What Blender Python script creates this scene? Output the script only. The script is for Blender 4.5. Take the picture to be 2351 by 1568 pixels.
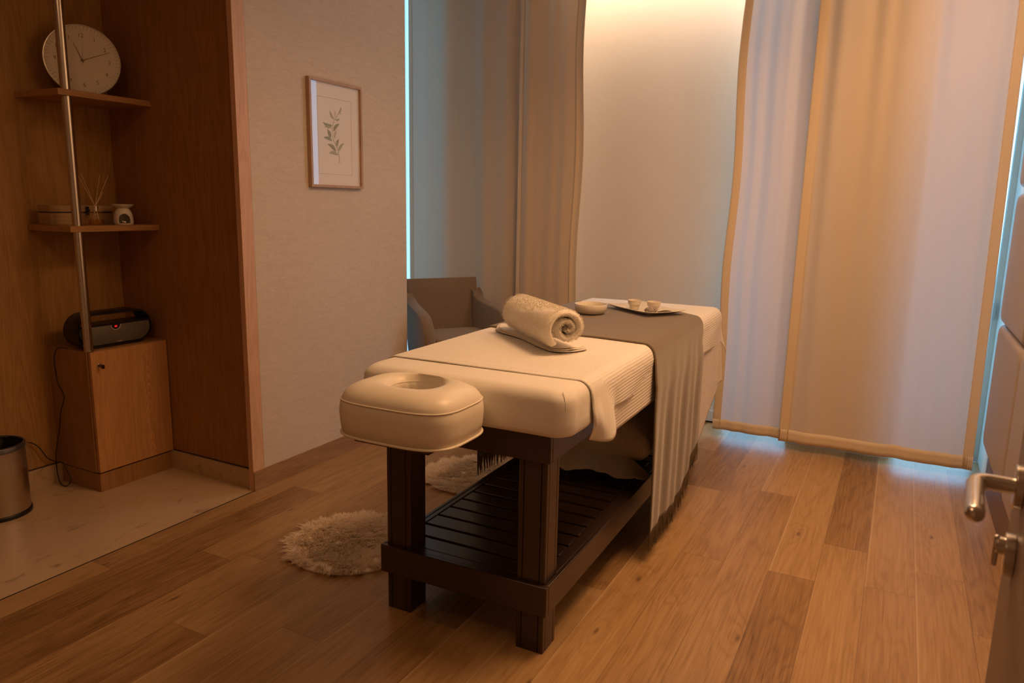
import bpy, bmesh, math, random
from mathutils import Vector, Matrix
for o in list(bpy.data.objects): bpy.data.objects.remove(o, do_unlink=True)
S = bpy.context.scene
C = S.collection
PI = math.pi
sin, cos = math.sin, math.cos
rnd = random.Random(7)

# ------------------------------------------------------------------ camera
yaw, pitch, roll = [math.radians(a) for a in (27.6, 10.6, 1.1)]
F_PX = 1690.0
fwd = Vector((-sin(yaw)*cos(pitch), cos(yaw)*cos(pitch), -sin(pitch)))
rgt = Vector((cos(yaw), sin(yaw), 0)); up = rgt.cross(fwd)
r2 = rgt*cos(roll) + up*sin(roll); u2 = -rgt*sin(roll) + up*cos(roll)
cam_d = bpy.data.cameras.new('camera'); cam = bpy.data.objects.new('camera', cam_d); C.objects.link(cam)
M = Matrix((r2, u2, -fwd)).transposed().to_4x4(); M.translation = Vector((0, 0, 1.42))
cam.matrix_world = M
cam_d.sensor_width = 36; cam_d.lens = F_PX/2351*36; cam_d.clip_start = 0.05
cam_d.dof.use_dof = True; cam_d.dof.focus_distance = 2.7; cam_d.dof.aperture_fstop = 7.0
S.camera = cam

# ------------------------------------------------------------------ world, lights, exposure
W = bpy.data.worlds.new('world'); S.world = W; W.use_nodes = True
_t = W.node_tree; bg = _t.nodes['Background']; bg.inputs[1].default_value = 1.0
# overcast sky, deep blue to the left, brighter and whiter towards the sun side on the right
_tc = _t.nodes.new('ShaderNodeTexCoord'); _sp = _t.nodes.new('ShaderNodeSeparateXYZ'); _cr = _t.nodes.new('ShaderNodeValToRGB'); _mr = _t.nodes.new('ShaderNodeMapRange')
_mr.inputs[1].default_value = -.7; _mr.inputs[2].default_value = .2
_t.links.new(_tc.outputs['Generated'], _sp.inputs[0]); _t.links.new(_sp.outputs[0], _mr.inputs[0]); _t.links.new(_mr.outputs[0], _cr.inputs[0]); _t.links.new(_cr.outputs[0], bg.inputs[0])
_cr.color_ramp.elements[0].color = (.075, .36, .56, 1); _cr.color_ramp.elements[1].color = (1.5, 2.8, 4.4, 1)
S.view_settings.view_transform = 'Standard'; S.view_settings.look = 'None'
S.view_settings.exposure = 0.0; S.view_settings.gamma = 1.0; S.view_settings.use_curve_mapping = False
WARM = (1.0, 0.54, 0.245)
def area(name, loc, sx, sy, power, rot=(0, 0, 0), color=WARM, spread=180, portal=False):
    l = bpy.data.lights.new(name, 'AREA'); l.shape = 'RECTANGLE'; l.size = sx; l.size_y = sy
    l.energy = power; l.color = color; l.spread = math.radians(spread)
    o = bpy.data.objects.new(name, l); C.objects.link(o); o.location = loc; o.rotation_euler = rot
    if portal: l.cycles.is_portal = True
    return o
area('ceiling_lamp_light', (-0.30, 2.60, 2.94), 0.8, 0.8, 34, spread=150)
area('window_side_fill_light', (0.10, 3.75, 2.94), 0.35, 0.35, 9)  # unseen fill added to brighten the pillow under the table and the right curtains
area('entry_lamp_light', (-1.3, 0.4, 2.94), 0.6, 0.6, 8)
area('cove_strip_light', (-1.45, 4.63, 2.98), 2.1, 0.05, 15, color=(1.0, 0.70, 0.46))
# daylight enters only through the windows; portals guide the sky light through them
XL, XR, YB, ZC = -2.705, 0.515, 4.85, 3.00
area('window_portal', (-3.255, YB+0.10, 1.50), 0.62, 3.0, 1, rot=(-PI/2, 0, 0), portal=True)
area('window_portal', (-0.72, YB+0.10, 1.50), 0.42, 3.0, 1, rot=(-PI/2, 0, 0), portal=True)
area('window_portal', (0.29, YB+0.10, 1.50), 0.46, 3.0, 1, rot=(-PI/2, 0, 0), portal=True)

# ------------------------------------------------------------------ material helpers
class NB:
    def __init__(s, name):
        s.m = bpy.data.materials.new(name); s.m.use_nodes = True; s.t = s.m.node_tree; s.t.nodes.clear()
        s.out = s.t.nodes.new('ShaderNodeOutputMaterial')
    def n(s, typ, _in=None, **props):
        nd = s.t.nodes.new(typ)
        for k, v in props.items(): setattr(nd, k, v)
        for k, v in (_in or {}).items():
            sock = nd.inputs[k]
            if isinstance(v, bpy.types.NodeSocket): s.t.links.new(v, sock)
            else: sock.default_value = v
        return nd
    def math(s, op, a, b=0.0, c=0.0):
        nd = s.n('ShaderNodeMath', operation=op)
        for i, v in enumerate((a, b, c)):
            if isinstance(v, bpy.types.NodeSocket): s.t.links.new(v, nd.inputs[i])
            else: nd.inputs[i].default_value = v
        return nd.outputs[0]
    def mix(s, f, a, b):
        nd = s.n('ShaderNodeMix', data_type='RGBA')
        for i, v in ((0, f), (6, a), (7, b)):
            if isinstance(v, bpy.types.NodeSocket): s.t.links.new(v, nd.inputs[i])
            else: nd.inputs[i].default_value = v
        return nd.outputs[2]
    def ramp(s, f, stops):
        nd = s.n('ShaderNodeValToRGB', {0: f}); cr = nd.color_ramp
        while len(cr.elements) < len(stops): cr.elements.new(0.5)
        for e, (p, c) in zip(cr.elements, stops): e.position = p; e.color = c if len(c) == 4 else (*c, 1)
        return nd.outputs[0]
    def coord(s, kind='Object', scale=(1, 1, 1), loc=(0, 0, 0), rot=(0, 0, 0)):
        tc = s.n('ShaderNodeTexCoord')
        mp = s.n('ShaderNodeMapping', {'Vector': tc.outputs[kind], 'Scale': scale, 'Location': loc, 'Rotation': rot})
        return mp.outputs[0]
    def noise(s, vec, scale=5, detail=3, rough=0.5, dist=0.0):
        return s.n('ShaderNodeTexNoise', {'Vector': vec, 'Scale': scale, 'Detail': detail, 'Roughness': rough, 'Distortion': dist}).outputs[0]
    def bsdf(s, color, rough=0.5, metal=0.0, spec=0.5, bump=None, bs=0.2, bd=0.01, sheen=0.0, **extra):
        b = s.n('ShaderNodeBsdfPrincipled', {'Base Color': color if isinstance(color, bpy.types.NodeSocket) else (*color[:3], 1),
                                             'Roughness': rough, 'Metallic': metal, 'Specular IOR Level': spec, 'Sheen Weight': sheen})
        for k, v in extra.items(): b.inputs[k.replace('_', ' ')].default_value = v
        if bump is not None:
            bp = s.n('ShaderNodeBump', {'Height': bump, 'Strength': bs, 'Distance': bd})
            s.t.links.new(bp.outputs[0], b.inputs['Normal'])
        return b
    def finish(s, sh):
        s.t.links.new(sh if isinstance(sh, bpy.types.NodeSocket) else sh.outputs[0], s.out.inputs[0]); return s.m

def plain(name, color, rough=0.5, metal=0.0, spec=0.5, nscale=0, bs=0.2, bd=0.002, var=0.08, sheen=0.0, **ex):
    b = NB(name)
    v = b.coord(); nz = b.noise(v, nscale or 8, 3)
    dark = tuple(c*(1-var) for c in color); light = tuple(min(1, c*(1+var)) for c in color)
    col = b.mix(nz, (*dark, 1), (*light, 1))
    return b.finish(b.bsdf(col, rough, metal, spec, bump=nz if nscale else None, bs=bs, bd=bd, sheen=sheen, **ex))

def veneer(name, c1, c2, axis='z', rough=0.42, cathedral=None):
    """oak veneer with fine vertical pores and soft cathedral figure"""
    b = NB(name)
    sc = {'z': (1, 1, .035), 'y': (1, .035, 1), 'x': (.035, 1, 1)}[axis]
    sc2 = {'z': (1, 1, .10), 'y': (1, .10, 1), 'x': (.10, 1, 1)}[axis]
    fine = b.noise(b.coord(scale=sc), 260, 4, .6)
    broad = b.noise(b.coord(scale=sc2), 9, 3, .5, .6)
    rings = b.math('FRACT', b.math('MULTIPLY', broad, 9.0))
    rings = b.math('ABSOLUTE', b.math('SUBTRACT', rings, .5))
    f = b.math('ADD', b.math('MULTIPLY', fine, .75), b.math('MULTIPLY', rings, .38))
    f = b.math('SUBTRACT', f, .05)
    if cathedral:
        y0, z0, dz, amp = cathedral
        tc = b.n('ShaderNodeTexCoord'); sp = b.n('ShaderNodeSeparateXYZ', {0: tc.outputs['Object']})
        yy = b.math('SUBTRACT', sp.outputs[1], y0)
        y2 = b.math('MULTIPLY', b.math('MULTIPLY', yy, yy), 90.0)
        wob = b.math('MULTIPLY', b.noise(b.coord(scale=(1, 1, .5)), 14, 3), .10)
        ph = b.math('ADD', b.math('ADD', sp.outputs[2], y2), wob)
        rr = b.math('FRACT', b.math('MULTIPLY', ph, 1/dz))
        rr = b.math('POWER', rr, 2.5)
        win = b.n('ShaderNodeMapRange', {'Value': b.math('ABSOLUTE', yy), 1: .012, 2: .05, 3: 1.0, 4: 0.0}).outputs[0]
        brk = b.n('ShaderNodeMapRange', {'Value': fine, 1: .35, 2: .6, 3: 0.0, 4: 1.0}).outputs[0]
        f = b.math('ADD', f, b.math('MULTIPLY', b.math('MULTIPLY', rr, win), b.math('MULTIPLY', brk, amp)))
    col = b.ramp(f, [(.22, c2), (.75, c1)])
    return b.finish(b.bsdf(col, rough, spec=.35, bump=fine, bs=.15, bd=.0006))

def plank_floor(name):
    b = NB(name)
    tc = b.n('ShaderNodeTexCoord'); sp = b.n('ShaderNodeSeparateXYZ', {0: tc.outputs['Object']})
    X, Y = sp.outputs[0], sp.outputs[1]
    PW, PL = 0.1725, 1.85
    xs = b.math('MULTIPLY', b.math('ADD', X, 10.0+0.0075-0.0425+0.035), 1/PW)
    row = b.math('FLOOR', xs); fx = b.math('FRACT', xs)
    r1 = b.n('ShaderNodeTexWhiteNoise', {'W': row}, noise_dimensions='1D').outputs[0]
    ys = b.math('ADD', b.math('MULTIPLY', Y, 1/PL), b.math('MULTIPLY', r1, 7.31))
    cell = b.math('FLOOR', ys); fy = b.math('FRACT', ys)
    idv = b.n('ShaderNodeCombineXYZ', {0: row, 1: cell, 2: 3.0}).outputs[0]
    wn = b.n('ShaderNodeTexWhiteNoise', {'Vector': idv}, noise_dimensions='3D')
    tone = wn.outputs[0]
    off = b.n('ShaderNodeVectorMath', {0: wn.outputs[1], 1: (9, 9, 9)}, operation='MULTIPLY').outputs[0]
    pv = b.n('ShaderNodeVectorMath', {0: tc.outputs['Object'], 1: off}, operation='ADD').outputs[0]
    def scaled(sx, sy): return b.n('ShaderNodeMapping', {'Vector': pv, 'Scale': (sx, sy, 1)}).outputs[0]
    # knots bend the grain around them
    kv = b.n('ShaderNodeTexVoronoi', {'Vector': scaled(5.2, 1.9), 'Scale': 1.0, 'Randomness': 1.0}, voronoi_dimensions='2D')
    kd = kv.outputs['Distance']; kc = b.n('ShaderNodeSeparateColor', {0: kv.outputs['Color']}).outputs[0]
    kon = b.math('GREATER_THAN', kc, .62)
    kbend = b.math('MULTIPLY', b.n('ShaderNodeMapRange', {'Value': kd, 1: 0.0, 2: .38, 3: 1.0, 4: 0.0}, interpolation_type='SMOOTHERSTEP').outputs[0], kon)
    broad = b.noise(scaled(5.5, .75), 1.0, 3, .55, .35)
    field = b.math('ADD', b.math('MULTIPLY', broad, 11.0), b.math('MULTIPLY', kbend, 1.1))
    rings = b.math('SINE', b.math('MULTIPLY', field, 6.283*1.1))
    rings = b.n('ShaderNodeMapRange', {'Value': rings, 1: -1, 2: 1, 3: 0, 4: 1}).outputs[0]
    rings = b.math('POWER', rings, 2.2)
    fine = b.noise(scaled(150, 3.2), 1.0, 5, .62, .12)
    pores = b.noise(scaled(420, 8), 1.0, 3, .6)
    blotch = b.noise(scaled(2.2, .9), 1.0, 2, .5)
    t = b.math('ADD', b.math('MULTIPLY', tone, .34), b.math('MULTIPLY', fine, .66))
    t = b.math('SUBTRACT', b.math('ADD', t, b.math('MULTIPLY', blotch, .42)), .06)
    t = b.math('SUBTRACT', t, b.math('MULTIPLY', rings, .09))
    t = b.math('SUBTRACT', t, b.math('MULTIPLY', b.math('LESS_THAN', pores, .40), .07))
    base = b.ramp(t, [(.20, (.10, .048, .016)), (.45, (.255, .140, .055)), (.68, (.385, .230, .102)), (1.0, (.51, .33, .165))])
    core = b.math('MULTIPLY', b.n('ShaderNodeMapRange', {'Value': b.math('ADD', kd, b.math('MULTIPLY', fine, .05)), 1: .035, 2: .085, 3: 1.0, 4: 0.0}).outputs[0],
                  b.math('GREATER_THAN', kc, .74))
    base = b.mix(b.math('MULTIPLY', core, .75), base, (.10, .05, .022, 1))
    # joints
    gx = b.math('MINIMUM', fx, b.math('SUBTRACT', 1.0, fx)); gx = b.math('LESS_THAN', gx, .0065)
    gy = b.math('MINIMUM', fy, b.math('SUBTRACT', 1.0, fy)); gy = b.math('LESS_THAN', gy, .0007)
    gap = b.math('MAXIMUM', gx, gy)
    base = b.mix(b.math('MULTIPLY', gap, .55), base, (.13, .07, .035, 1))
    # pale worn bevel beside some joints
    wear = b.math('MULTIPLY', b.math('LESS_THAN', b.math('SUBTRACT', fx, .0), .045), b.math('GREATER_THAN', tone, .72))
    base = b.mix(b.math('MULTIPLY', wear, .22), base, (.72, .54, .33, 1))
    hgt = b.math('SUBTRACT', b.math('MULTIPLY', fine, .5), b.math('MULTIPLY', gap, 1.5))
    rg = b.math('ADD', b.math('MULTIPLY', fine, .2), .24)
    return b.finish(b.bsdf(base, rg, spec=.42, bump=hgt, bs=.25, bd=.0015))

def stone_floor(name):
    b = NB(name)
    v = b.coord()
    n1 = b.noise(v, 3, 5, .6); n2 = b.noise(v, 120, 2, .5)
    streak = b.noise(b.coord(scale=(1, .45, 1), rot=(0, 0, .5)), 17, 4, .6, .8)
    fl = b.n('ShaderNodeMapRange', {'Value': streak, 1: .60, 2: .72, 3: 0, 4: 1}).outputs[0]
    base = b.mix(n1, (.48, .34, .20, 1), (.60, .445, .28, 1))
    base = b.mix(b.math('MULTIPLY', fl, .75), base, (.20, .125, .06, 1))
    tc = b.n('ShaderNodeTexCoord'); sp = b.n('ShaderNodeSeparateXYZ', {0: tc.outputs['Object']})
    a = b.math('ABSOLUTE', b.math('ADD', sp.outputs[0], 3.13))
    ya = b.math('ABSOLUTE', b.math('SUBTRACT', sp.outputs[1], 1.93))
    ya = b.math('MAXIMUM', ya, b.math('MULTIPLY', b.math('GREATER_THAN', sp.outputs[0], -3.13), 1.0))
    g = b.math('LESS_THAN', b.math('MINIMUM', a, ya), .0012)
    base = b.mix(b.math('MULTIPLY', g, .5), base, (.72, .64, .5, 1))
    base = b.mix(b.math('MULTIPLY', n2, .12), base, (.3, .24, .17, 1))
    return b.finish(b.bsdf(base, .28, spec=.45, bump=n1, bs=.05, bd=.002))

def wallpaper(name):
    b = NB(name)
    fib = b.noise(b.coord(scale=(1, .10, 1.0)), 420, 3, .6)
    mid = b.noise(b.coord(scale=(1, .2, 1)), 60, 3, .6)
    big = b.noise(b.coord(), 1.6, 2)
    f = b.math('ADD', b.math('MULTIPLY', fib, .55), b.math('ADD', b.math('MULTIPLY', mid, .3), b.math('MULTIPLY', big, .15)))
    col = b.ramp(f, [(.34, (.57, .48, .39)), (.64, (.71, .61, .505))])
    return b.finish(b.bsdf(col, .75, spec=.2, bump=f, bs=.3, bd=.0012))

def cloth(name, color, weave=900, rough=.9, trans=0.0, sheen=.3, tcol=None, bs=.15, var=.06, uv=False, ribs=None, bumpn=0):
    b = NB(name)
    kind = 'UV' if uv else 'Object'
    v = b.coord(kind)
    n = b.noise(v, 55, 3, .6); n2 = b.noise(b.coord(kind, scale=(1, 1, 1)), weave, 2, .5)
    f = b.math('ADD', b.math('MULTIPLY', n, .35), b.math('MULTIPLY', n2, .65))
    dark = tuple(c*(1-var) for c in color); lite = tuple(min(1, c*(1+var)) for c in color)
    col = b.mix(f, (*dark, 1), (*lite, 1)); h = f; dist = .0012
    if ribs:
        tc = b.n('ShaderNodeTexCoord'); sp = b.n('ShaderNodeSeparateXYZ', {0: tc.outputs['UV']})
        w = b.math('SINE', b.math('MULTIPLY', b.math('ADD', sp.outputs[0], b.math('MULTIPLY', b.noise(b.coord('UV'), 2.2, 2), .02)), 6.283/ribs))
        w = b.math('MULTIPLY', b.math('ADD', w, 1.0), .5)
        w2 = b.math('MULTIPLY', b.math('ADD', b.math('SINE', b.math('MULTIPLY', sp.outputs[1], 6.283/ribs*2)), 1.0), .5)
        h = b.math('ADD', b.math('MULTIPLY', w, 1.0), b.math('MULTIPLY', b.math('ADD', w2, f), .12)); dist = .0028
        col = b.mix(b.math('MULTIPLY', b.math('SUBTRACT', 1.0, w), .20), col, (*[c*.75 for c in color], 1))
        bs = .30
    if bumpn:
        h = b.math('ADD', h, b.math('MULTIPLY', b.noise(b.coord(kind, scale=(1, 1, 1)), bumpn, 3, .6, 1.2), 3.0)); dist = .004
    p = b.bsdf(col, rough, spec=.15, bump=h, bs=bs, bd=dist, sheen=sheen)
    if trans > 0:
        tr = b.n('ShaderNodeBsdfTranslucent', {'Color': (*(tcol or color), 1)})
        mx = b.n('ShaderNodeMixShader', {0: trans, 1: p.outputs[0], 2: tr.outputs[0]})
        return b.finish(mx)
    return b.finish(p)

def leather(name, color, rough=.38):
    b = NB(name)
    vo = b.n('ShaderNodeTexVoronoi', {'Vector': b.coord(), 'Scale': 900.0}).outputs[0]
    n = b.noise(b.coord(), 12, 3)
    col = b.mix(n, (*[c*.95 for c in color], 1), (*[min(1, c*1.04) for c in color], 1))
    return b.finish(b.bsdf(col, rough, spec=.4, bump=vo, bs=.12, bd=.0005))

def brushed(name, color, rough=.3, axis='z'):
    b = NB(name)
    sc = {'z': (1, 1, .01), 'h': (.02, .02, 1), 'x': (.01, 1, 1)}[axis]
    n = b.noise(b.coord(scale=sc), 500, 3)
    rr = b.math('ADD', b.math('MULTIPLY', n, .2), rough-.1)
    return b.finish(b.bsdf(color, rr, 1.0, bump=n, bs=.05, bd=.0003))

def glass_clear(name, rough=0.0, tint=(1, 1, 1), ior=1.45):
    """thin pane: transparent with a Fresnel reflection"""
    b = NB(name)
    lw = b.n('ShaderNodeLayerWeight', {'Blend': .5}).outputs['Facing']
    f0 = ((ior-1)/(ior+1))**2
    fr = b.math('ADD', b.math('MULTIPLY', b.math('POWER', lw, 5.0), 1-f0), f0)
    t = b.n('ShaderNodeBsdfTransparent', {'Color': (*tint, 1)})
    g = b.n('ShaderNodeBsdfGlossy', {'Color': (1, 1, 1, 1), 'Roughness': rough})
    return b.finish(b.n('ShaderNodeMixShader', {0: fr, 1: t.outputs[0], 2: g.outputs[0]}))

def emit(name, color, strength):
    b = NB(name); return b.finish(b.n('ShaderNodeEmission', {'Color': (*color, 1), 'Strength': strength}))

m_floor = plank_floor('oak_planks'); m_stone = stone_floor('beige_stone'); m_wallpaper = wallpaper('greige_wallpaper')
m_white_wall = plain('white_paint', (.80, .77, .74), .7, nscale=0, var=.02)
m_ceiling = plain('ceiling_paint', (.78, .76, .72), .8, var=.02)
m_veneer = veneer('oak_veneer', (.50, .275, .090), (.31, .155, .048))
m_door_veneer = veneer('oak_veneer_figured', (.42, .26, .125), (.27, .155, .07), cathedral=(2.33, 0, .045, .55))
m_shelf = veneer('oak_shelf', (.50, .28, .12), (.34, .17, .065), axis='y')
m_post = veneer('oak_edge_post', (.78, .50, .33), (.58, .34, .21))
m_base = veneer('oak_skirting', (.46, .28, .15), (.28, .155, .075), axis='y')
m_gap = plain('shadow_gap', (.02, .014, .01), .8)
m_steel = brushed('brushed_steel', (.62, .58, .52), .24)
m_steel_s = brushed('satin_steel', (.66, .62, .58), .24, 'x')
m_chrome = plain('chrome', (.8, .78, .75), .12, 1.0)
m_dark_wood = NB('dark_stain')
_b = m_dark_wood; _n = _b.noise(_b.coord(scale=(1, 1, 1)), 160, 3, .6)
m_dark_wood = _b.finish(_b.bsdf(_b.mix(_n, (.038, .020, .014, 1), (.056, .031, .022, 1)), .27, spec=.6, bump=_n, bs=.12, bd=.0008))
m_cream = leather('cream_vinyl', (.80, .73, .62), .36)
m_sheet = cloth('plain_sheet', (.82, .78, .72), uv=False, weave=1500, sheen=.2, bs=.2, bumpn=9)
m_rib = cloth('ribbed_sheet', (.82, .78, .73), uv=True, ribs=.011, weave=1500)
m_under = cloth('under_sheet', (.78, .72, .66), uv=True, ribs=.0125, weave=1500)
m_throw = cloth('taupe_throw', (.165, .122, .078), uv=True, weave=700, sheen=.5, bs=.6, var=.25)
m_terry = cloth('terry', (.86, .80, .70), weave=420, sheen=.6, bs=1.0, var=.08)
m_flat_towel = cloth('flat_towel', (.78, .72, .65), weave=900)
m_curtain = cloth('curtain_cloth', (.74, .60, .44), weave=500, trans=.07, tcol=(.75, .70, .62), sheen=.1, bs=.1)
m_curtain2 = cloth('curtain_cloth_pale', (.78, .66, .50), weave=500, trans=.15, tcol=(.76, .80, .78), sheen=.1, bs=.1)
m_hem = cloth('curtain_hem', (.80, .67, .50), weave=500, trans=.03, sheen=.1, bs=.1)
m_chair = cloth('grey_upholstery', (.22, .165, .12), weave=380, sheen=.35, bs=.5, var=.30)
m_leather = leather('taupe_leather', (.40, .33, .27), .42)
m_ceramic = plain('ceramic', (.72, .66, .56), .28, var=.03)
m_black = plain('black_plastic', (.012, .010, .010), .35)
m_paper = plain('paper', (.80, .74, .69), .8, var=.01)
m_glass = glass_clear('pane')
m_glass_win = glass_clear('window_pane', tint=(.9, .98, .98))

# ------------------------------------------------------------------ geometry helpers
def mesh_obj(name, verts, faces, mat=None, parent=None, smooth=False, uvs=None):
    me = bpy.data.meshes.new(name); me.from_pydata([tuple(v) for v in verts], [], faces); me.update()
    if uvs:
        l = me.uv_layers.new(name='UVMap')
        for poly in me.polygons:
            for li in poly.loop_indices: l.data[li].uv = uvs[me.loops[li].vertex_index]
    o = bpy.data.objects.new(name, me); C.objects.link(o)
    if mat: me.materials.append(mat)
    if smooth:
        for p in me.polygons: p.use_smooth = True
    if parent: o.parent = parent
    return o
def shade(o, ang=40):
    me = o.data
    for p in me.polygons: p.use_smooth = True
    bm = bmesh.new(); bm.from_mesh(me)
    lim = math.radians(ang)
    for e in bm.edges:
        e.smooth = not (len(e.link_faces) == 2 and e.calc_face_angle(0) > lim)
    bm.to_mesh(me); bm.free(); return o
class MB:
    def __init__(s): s.v = []; s.f = []
    def add(s, v, f):
        k = len(s.v); s.v += [tuple(a) for a in v]; s.f += [tuple(i+k for i in g) for g in f]; return s
    def box(s, x0, x1, y0, y1, z0, z1):
        v = [(x0, y0, z0), (x1, y0, z0), (x1, y1, z0), (x0, y1, z0), (x0, y0, z1), (x1, y0, z1), (x1, y1, z1), (x0, y1, z1)]
        return s.add(v, [(0, 3, 2, 1), (4, 5, 6, 7), (0, 1, 5, 4), (1, 2, 6, 5), (2, 3, 7, 6), (3, 0, 4, 7)])
    def tube(s, pts, r, n=12, caps=True, rfn=None):
        pts = [Vector(p) for p in pts]; rings = []; prev = None
        for i, p in enumerate(pts):
            d = (pts[min(i+1, len(pts)-1)]-pts[max(i-1, 0)]).normalized()
            if prev is None:
                a = Vector((0, 0, 1)) if abs(d.z) < .9 else Vector((1, 0, 0)); x = d.cross(a).normalized()
            else: x = (prev - d*prev.dot(d)).normalized()
            prev = x; y = d.cross(x); rr = rfn(i/(len(pts)-1)) if rfn else r
            rings.append([p + (x*cos(2*PI*k/n)+y*sin(2*PI*k/n))*rr for k in range(n)])
        v = [q for g in rings for q in g]; f = []
        for i in range(len(pts)-1):
            for k in range(n): f.append((i*n+k, i*n+(k+1) % n, (i+1)*n+(k+1) % n, (i+1)*n+k))
        if caps: f += [tuple(range(n))[::-1], tuple(range((len(pts)-1)*n, len(pts)*n))]
        return s.add(v, f)
    def lathe(s, prof, n=40, c=(0, 0, 0), cap0=True, cap1=True):
        v = []; f = []
        for r, z in prof: v += [(c[0]+r*cos(2*PI*k/n), c[1]+r*sin(2*PI*k/n), c[2]+z) for k in range(n)]
        for i in range(len(prof)-1):
            for k in range(n): f.append((i*n+k, i*n+(k+1) % n, (i+1)*n+(k+1) % n, (i+1)*n+k))
        if cap0: f.append(tuple(range(n))[::-1])
        if cap1: f.append(tuple(range((len(prof)-1)*n, len(prof)*n)))
        return s.add(v, f)
    def loops(s, L, cap0=True, cap1=True, close=True):
        n = len(L[0]); v = [q for g in L for q in g]; f = []
        for i in range(len(L)-1):
            for k in range(n if close else n-1): f.append((i*n+k, i*n+(k+1) % n, (i+1)*n+(k+1) % n, (i+1)*n+k))
        if cap0: f.append(tuple(range(n))[::-1])
        if cap1: f.append(tuple(range((len(L)-1)*n, len(L)*n)))
        return s.add(v, f)
    def build(s, name, mat, parent=None, ang=40, bevel=0, seg=2):
        o = mesh_obj(name, s.v, s.f, mat, parent); shade(o, ang)
        if bevel:
            b = o.modifiers.new('bevel', 'BEVEL'); b.width = bevel; b.segments = seg; b.limit_method = 'ANGLE'; b.angle_limit = math.radians(40)
            b.harden_normals = False
        return o
def box(name, x0, x1, y0, y1, z0, z1, mat, parent=None, bevel=0.0):
    return MB().box(x0, x1, y0, y1, z0, z1).build(name, mat, parent, 40, bevel)
def rrect(hx, hy, r, n=8, cx=0, cy=0):
    r = min(r, hx-1e-4, hy-1e-4); out = []
    for sx, sy, a0 in ((1, 1, 0), (-1, 1, PI/2), (-1, -1, PI), (1, -1, 3*PI/2)):
        for k in range(n+1):
            a = a0 + k/n*PI/2; out.append((cx+sx*(hx-r)+r*cos(a), cy+sy*(hy-r)+r*sin(a)))
    return out
def pillowbox(hx, hy, z0, z1, rp, re, n=8, m=6, crown=0.0, rb=None):
    """rounded slab as stacked loops"""
    rb = re if rb is None else rb; L = []
    for k in range(m+1):
        a = -PI/2 + k/m*PI/2; d = rb*(1-cos(a)); L.append([(x, y, z0+rb+rb*sin(a)) for x, y in rrect(hx-d, hy-d, rp, n)])
    for k in range(m+1):
        a = k/m*PI/2; d = re*(1-cos(a)); L.append([(x, y, z1-re+re*sin(a)) for x, y in rrect(hx-d, hy-d, rp, n)])
    for t in (.93, .8, .6, .35, .1):
        L.append([(x*t, y*t, z1+crown*(1-t)**.8) for x, y in rrect(hx-re, hy-re, rp, n)])
    return L
def thing(name, label, cat, loc=(0, 0, 0), rz=0, group=None):
    o = bpy.data.objects.new(name, None); C.objects.link(o); o.location = loc; o.rotation_euler = (0, 0, rz)
    o.empty_display_size = .05; o['label'] = label; o['category'] = cat
    if group: o['group'] = group
    return o
def tag(o, label, cat, group=None):
    o['label'] = label; o['category'] = cat
    if group: o['group'] = group
    return o
def struct(o): o['kind'] = 'structure'; return o
def text_mesh(name, s, size, mat, parent, M4, extr=.0003, align='CENTER'):
    cu = bpy.data.curves.new(name, 'FONT'); cu.body = s; cu.size = size; cu.align_x = align; cu.align_y = 'CENTER'; cu.extrude = extr; cu.resolution_u = 4
    t = bpy.data.objects.new(name, cu); C.objects.link(t); bpy.context.view_layer.update()
    me = bpy.data.meshes.new_from_object(t.evaluated_get(bpy.context.evaluated_depsgraph_get()))
    bpy.data.objects.remove(t, do_unlink=True)
    me.transform(M4); me.materials.clear(); me.materials.append(mat)
    o = bpy.data.objects.new(name, me); C.objects.link(o)
    if parent: o.parent = parent
    return o
def solidify(o, t, off=1.0):
    m = o.modifiers.new('thick', 'SOLIDIFY'); m.thickness = t; m.offset = off; return o
def wob(x, s, k=0):
    """smooth pseudo-random 1-D wave"""
    return (sin(x*s+k)+.6*sin(x*s*1.73+k*2.1+1.3)+.4*sin(x*s*2.91+k*.7+4.1))/2

# ------------------------------------------------------------------ room shell
struct(box('floor', XL, XR, -1.2, YB, -.05, 0, m_floor))
struct(box('floor', -3.80, XL, 2.66, YB, -.05, 0, m_floor))
struct(box('floor', -3.645, XL-.006, -1.2, 2.490, -.05, 0.0005, m_stone))
struct(box('trim_1', XL-.006, XL, -1.2, 2.475, -.04, .001, m_gap))
struct(box('ceiling', -3.80, .65, -1.35, 4.42, ZC, ZC+.1, m_ceiling))
struct(box('ceiling', -3.80, .65, 4.42, 5.05, ZC+.09, ZC+.2, m_ceiling))
NY = 2.490
struct(box('wall_niche', -3.75, -3.645, -1.2, NY, 0, ZC, m_veneer))
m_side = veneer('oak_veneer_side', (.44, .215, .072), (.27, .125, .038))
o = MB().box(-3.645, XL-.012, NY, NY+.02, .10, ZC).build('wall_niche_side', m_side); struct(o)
struct(box('trim_2', XL-.03, XL, 2.458, NY+.04, .0, ZC, m_post, bevel=.0015))
struct(box('wall_left', -3.70, XL, NY+.04, 3.745, 0, ZC, m_wallpaper))
struct(box('wall_recess', -3.90, -3.80, 3.70, YB, 0, ZC+.1, m_white_wall))
struct(box('baseboard_left', XL-.001, XL+.006, 2.459, 3.745, 0, .10, m_base, bevel=.001))
m_stone_base = stone_floor('stone_skirting')
struct(box('baseboard_niche', -3.645, -2.735, NY-.014, NY, 0, .096, m_stone_base))
struct(box('baseboard_niche', -3.645, -3.631, -1.2, NY-.014, 0, .096, m_stone_base))
struct(box('trim_3', -3.645, -2.735, NY-.002, NY+.01, .096, .101, m_gap))
struct(box('trim_4', -3.647, -3.6435, -1.2, NY, .096, .101, m_gap))
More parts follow.
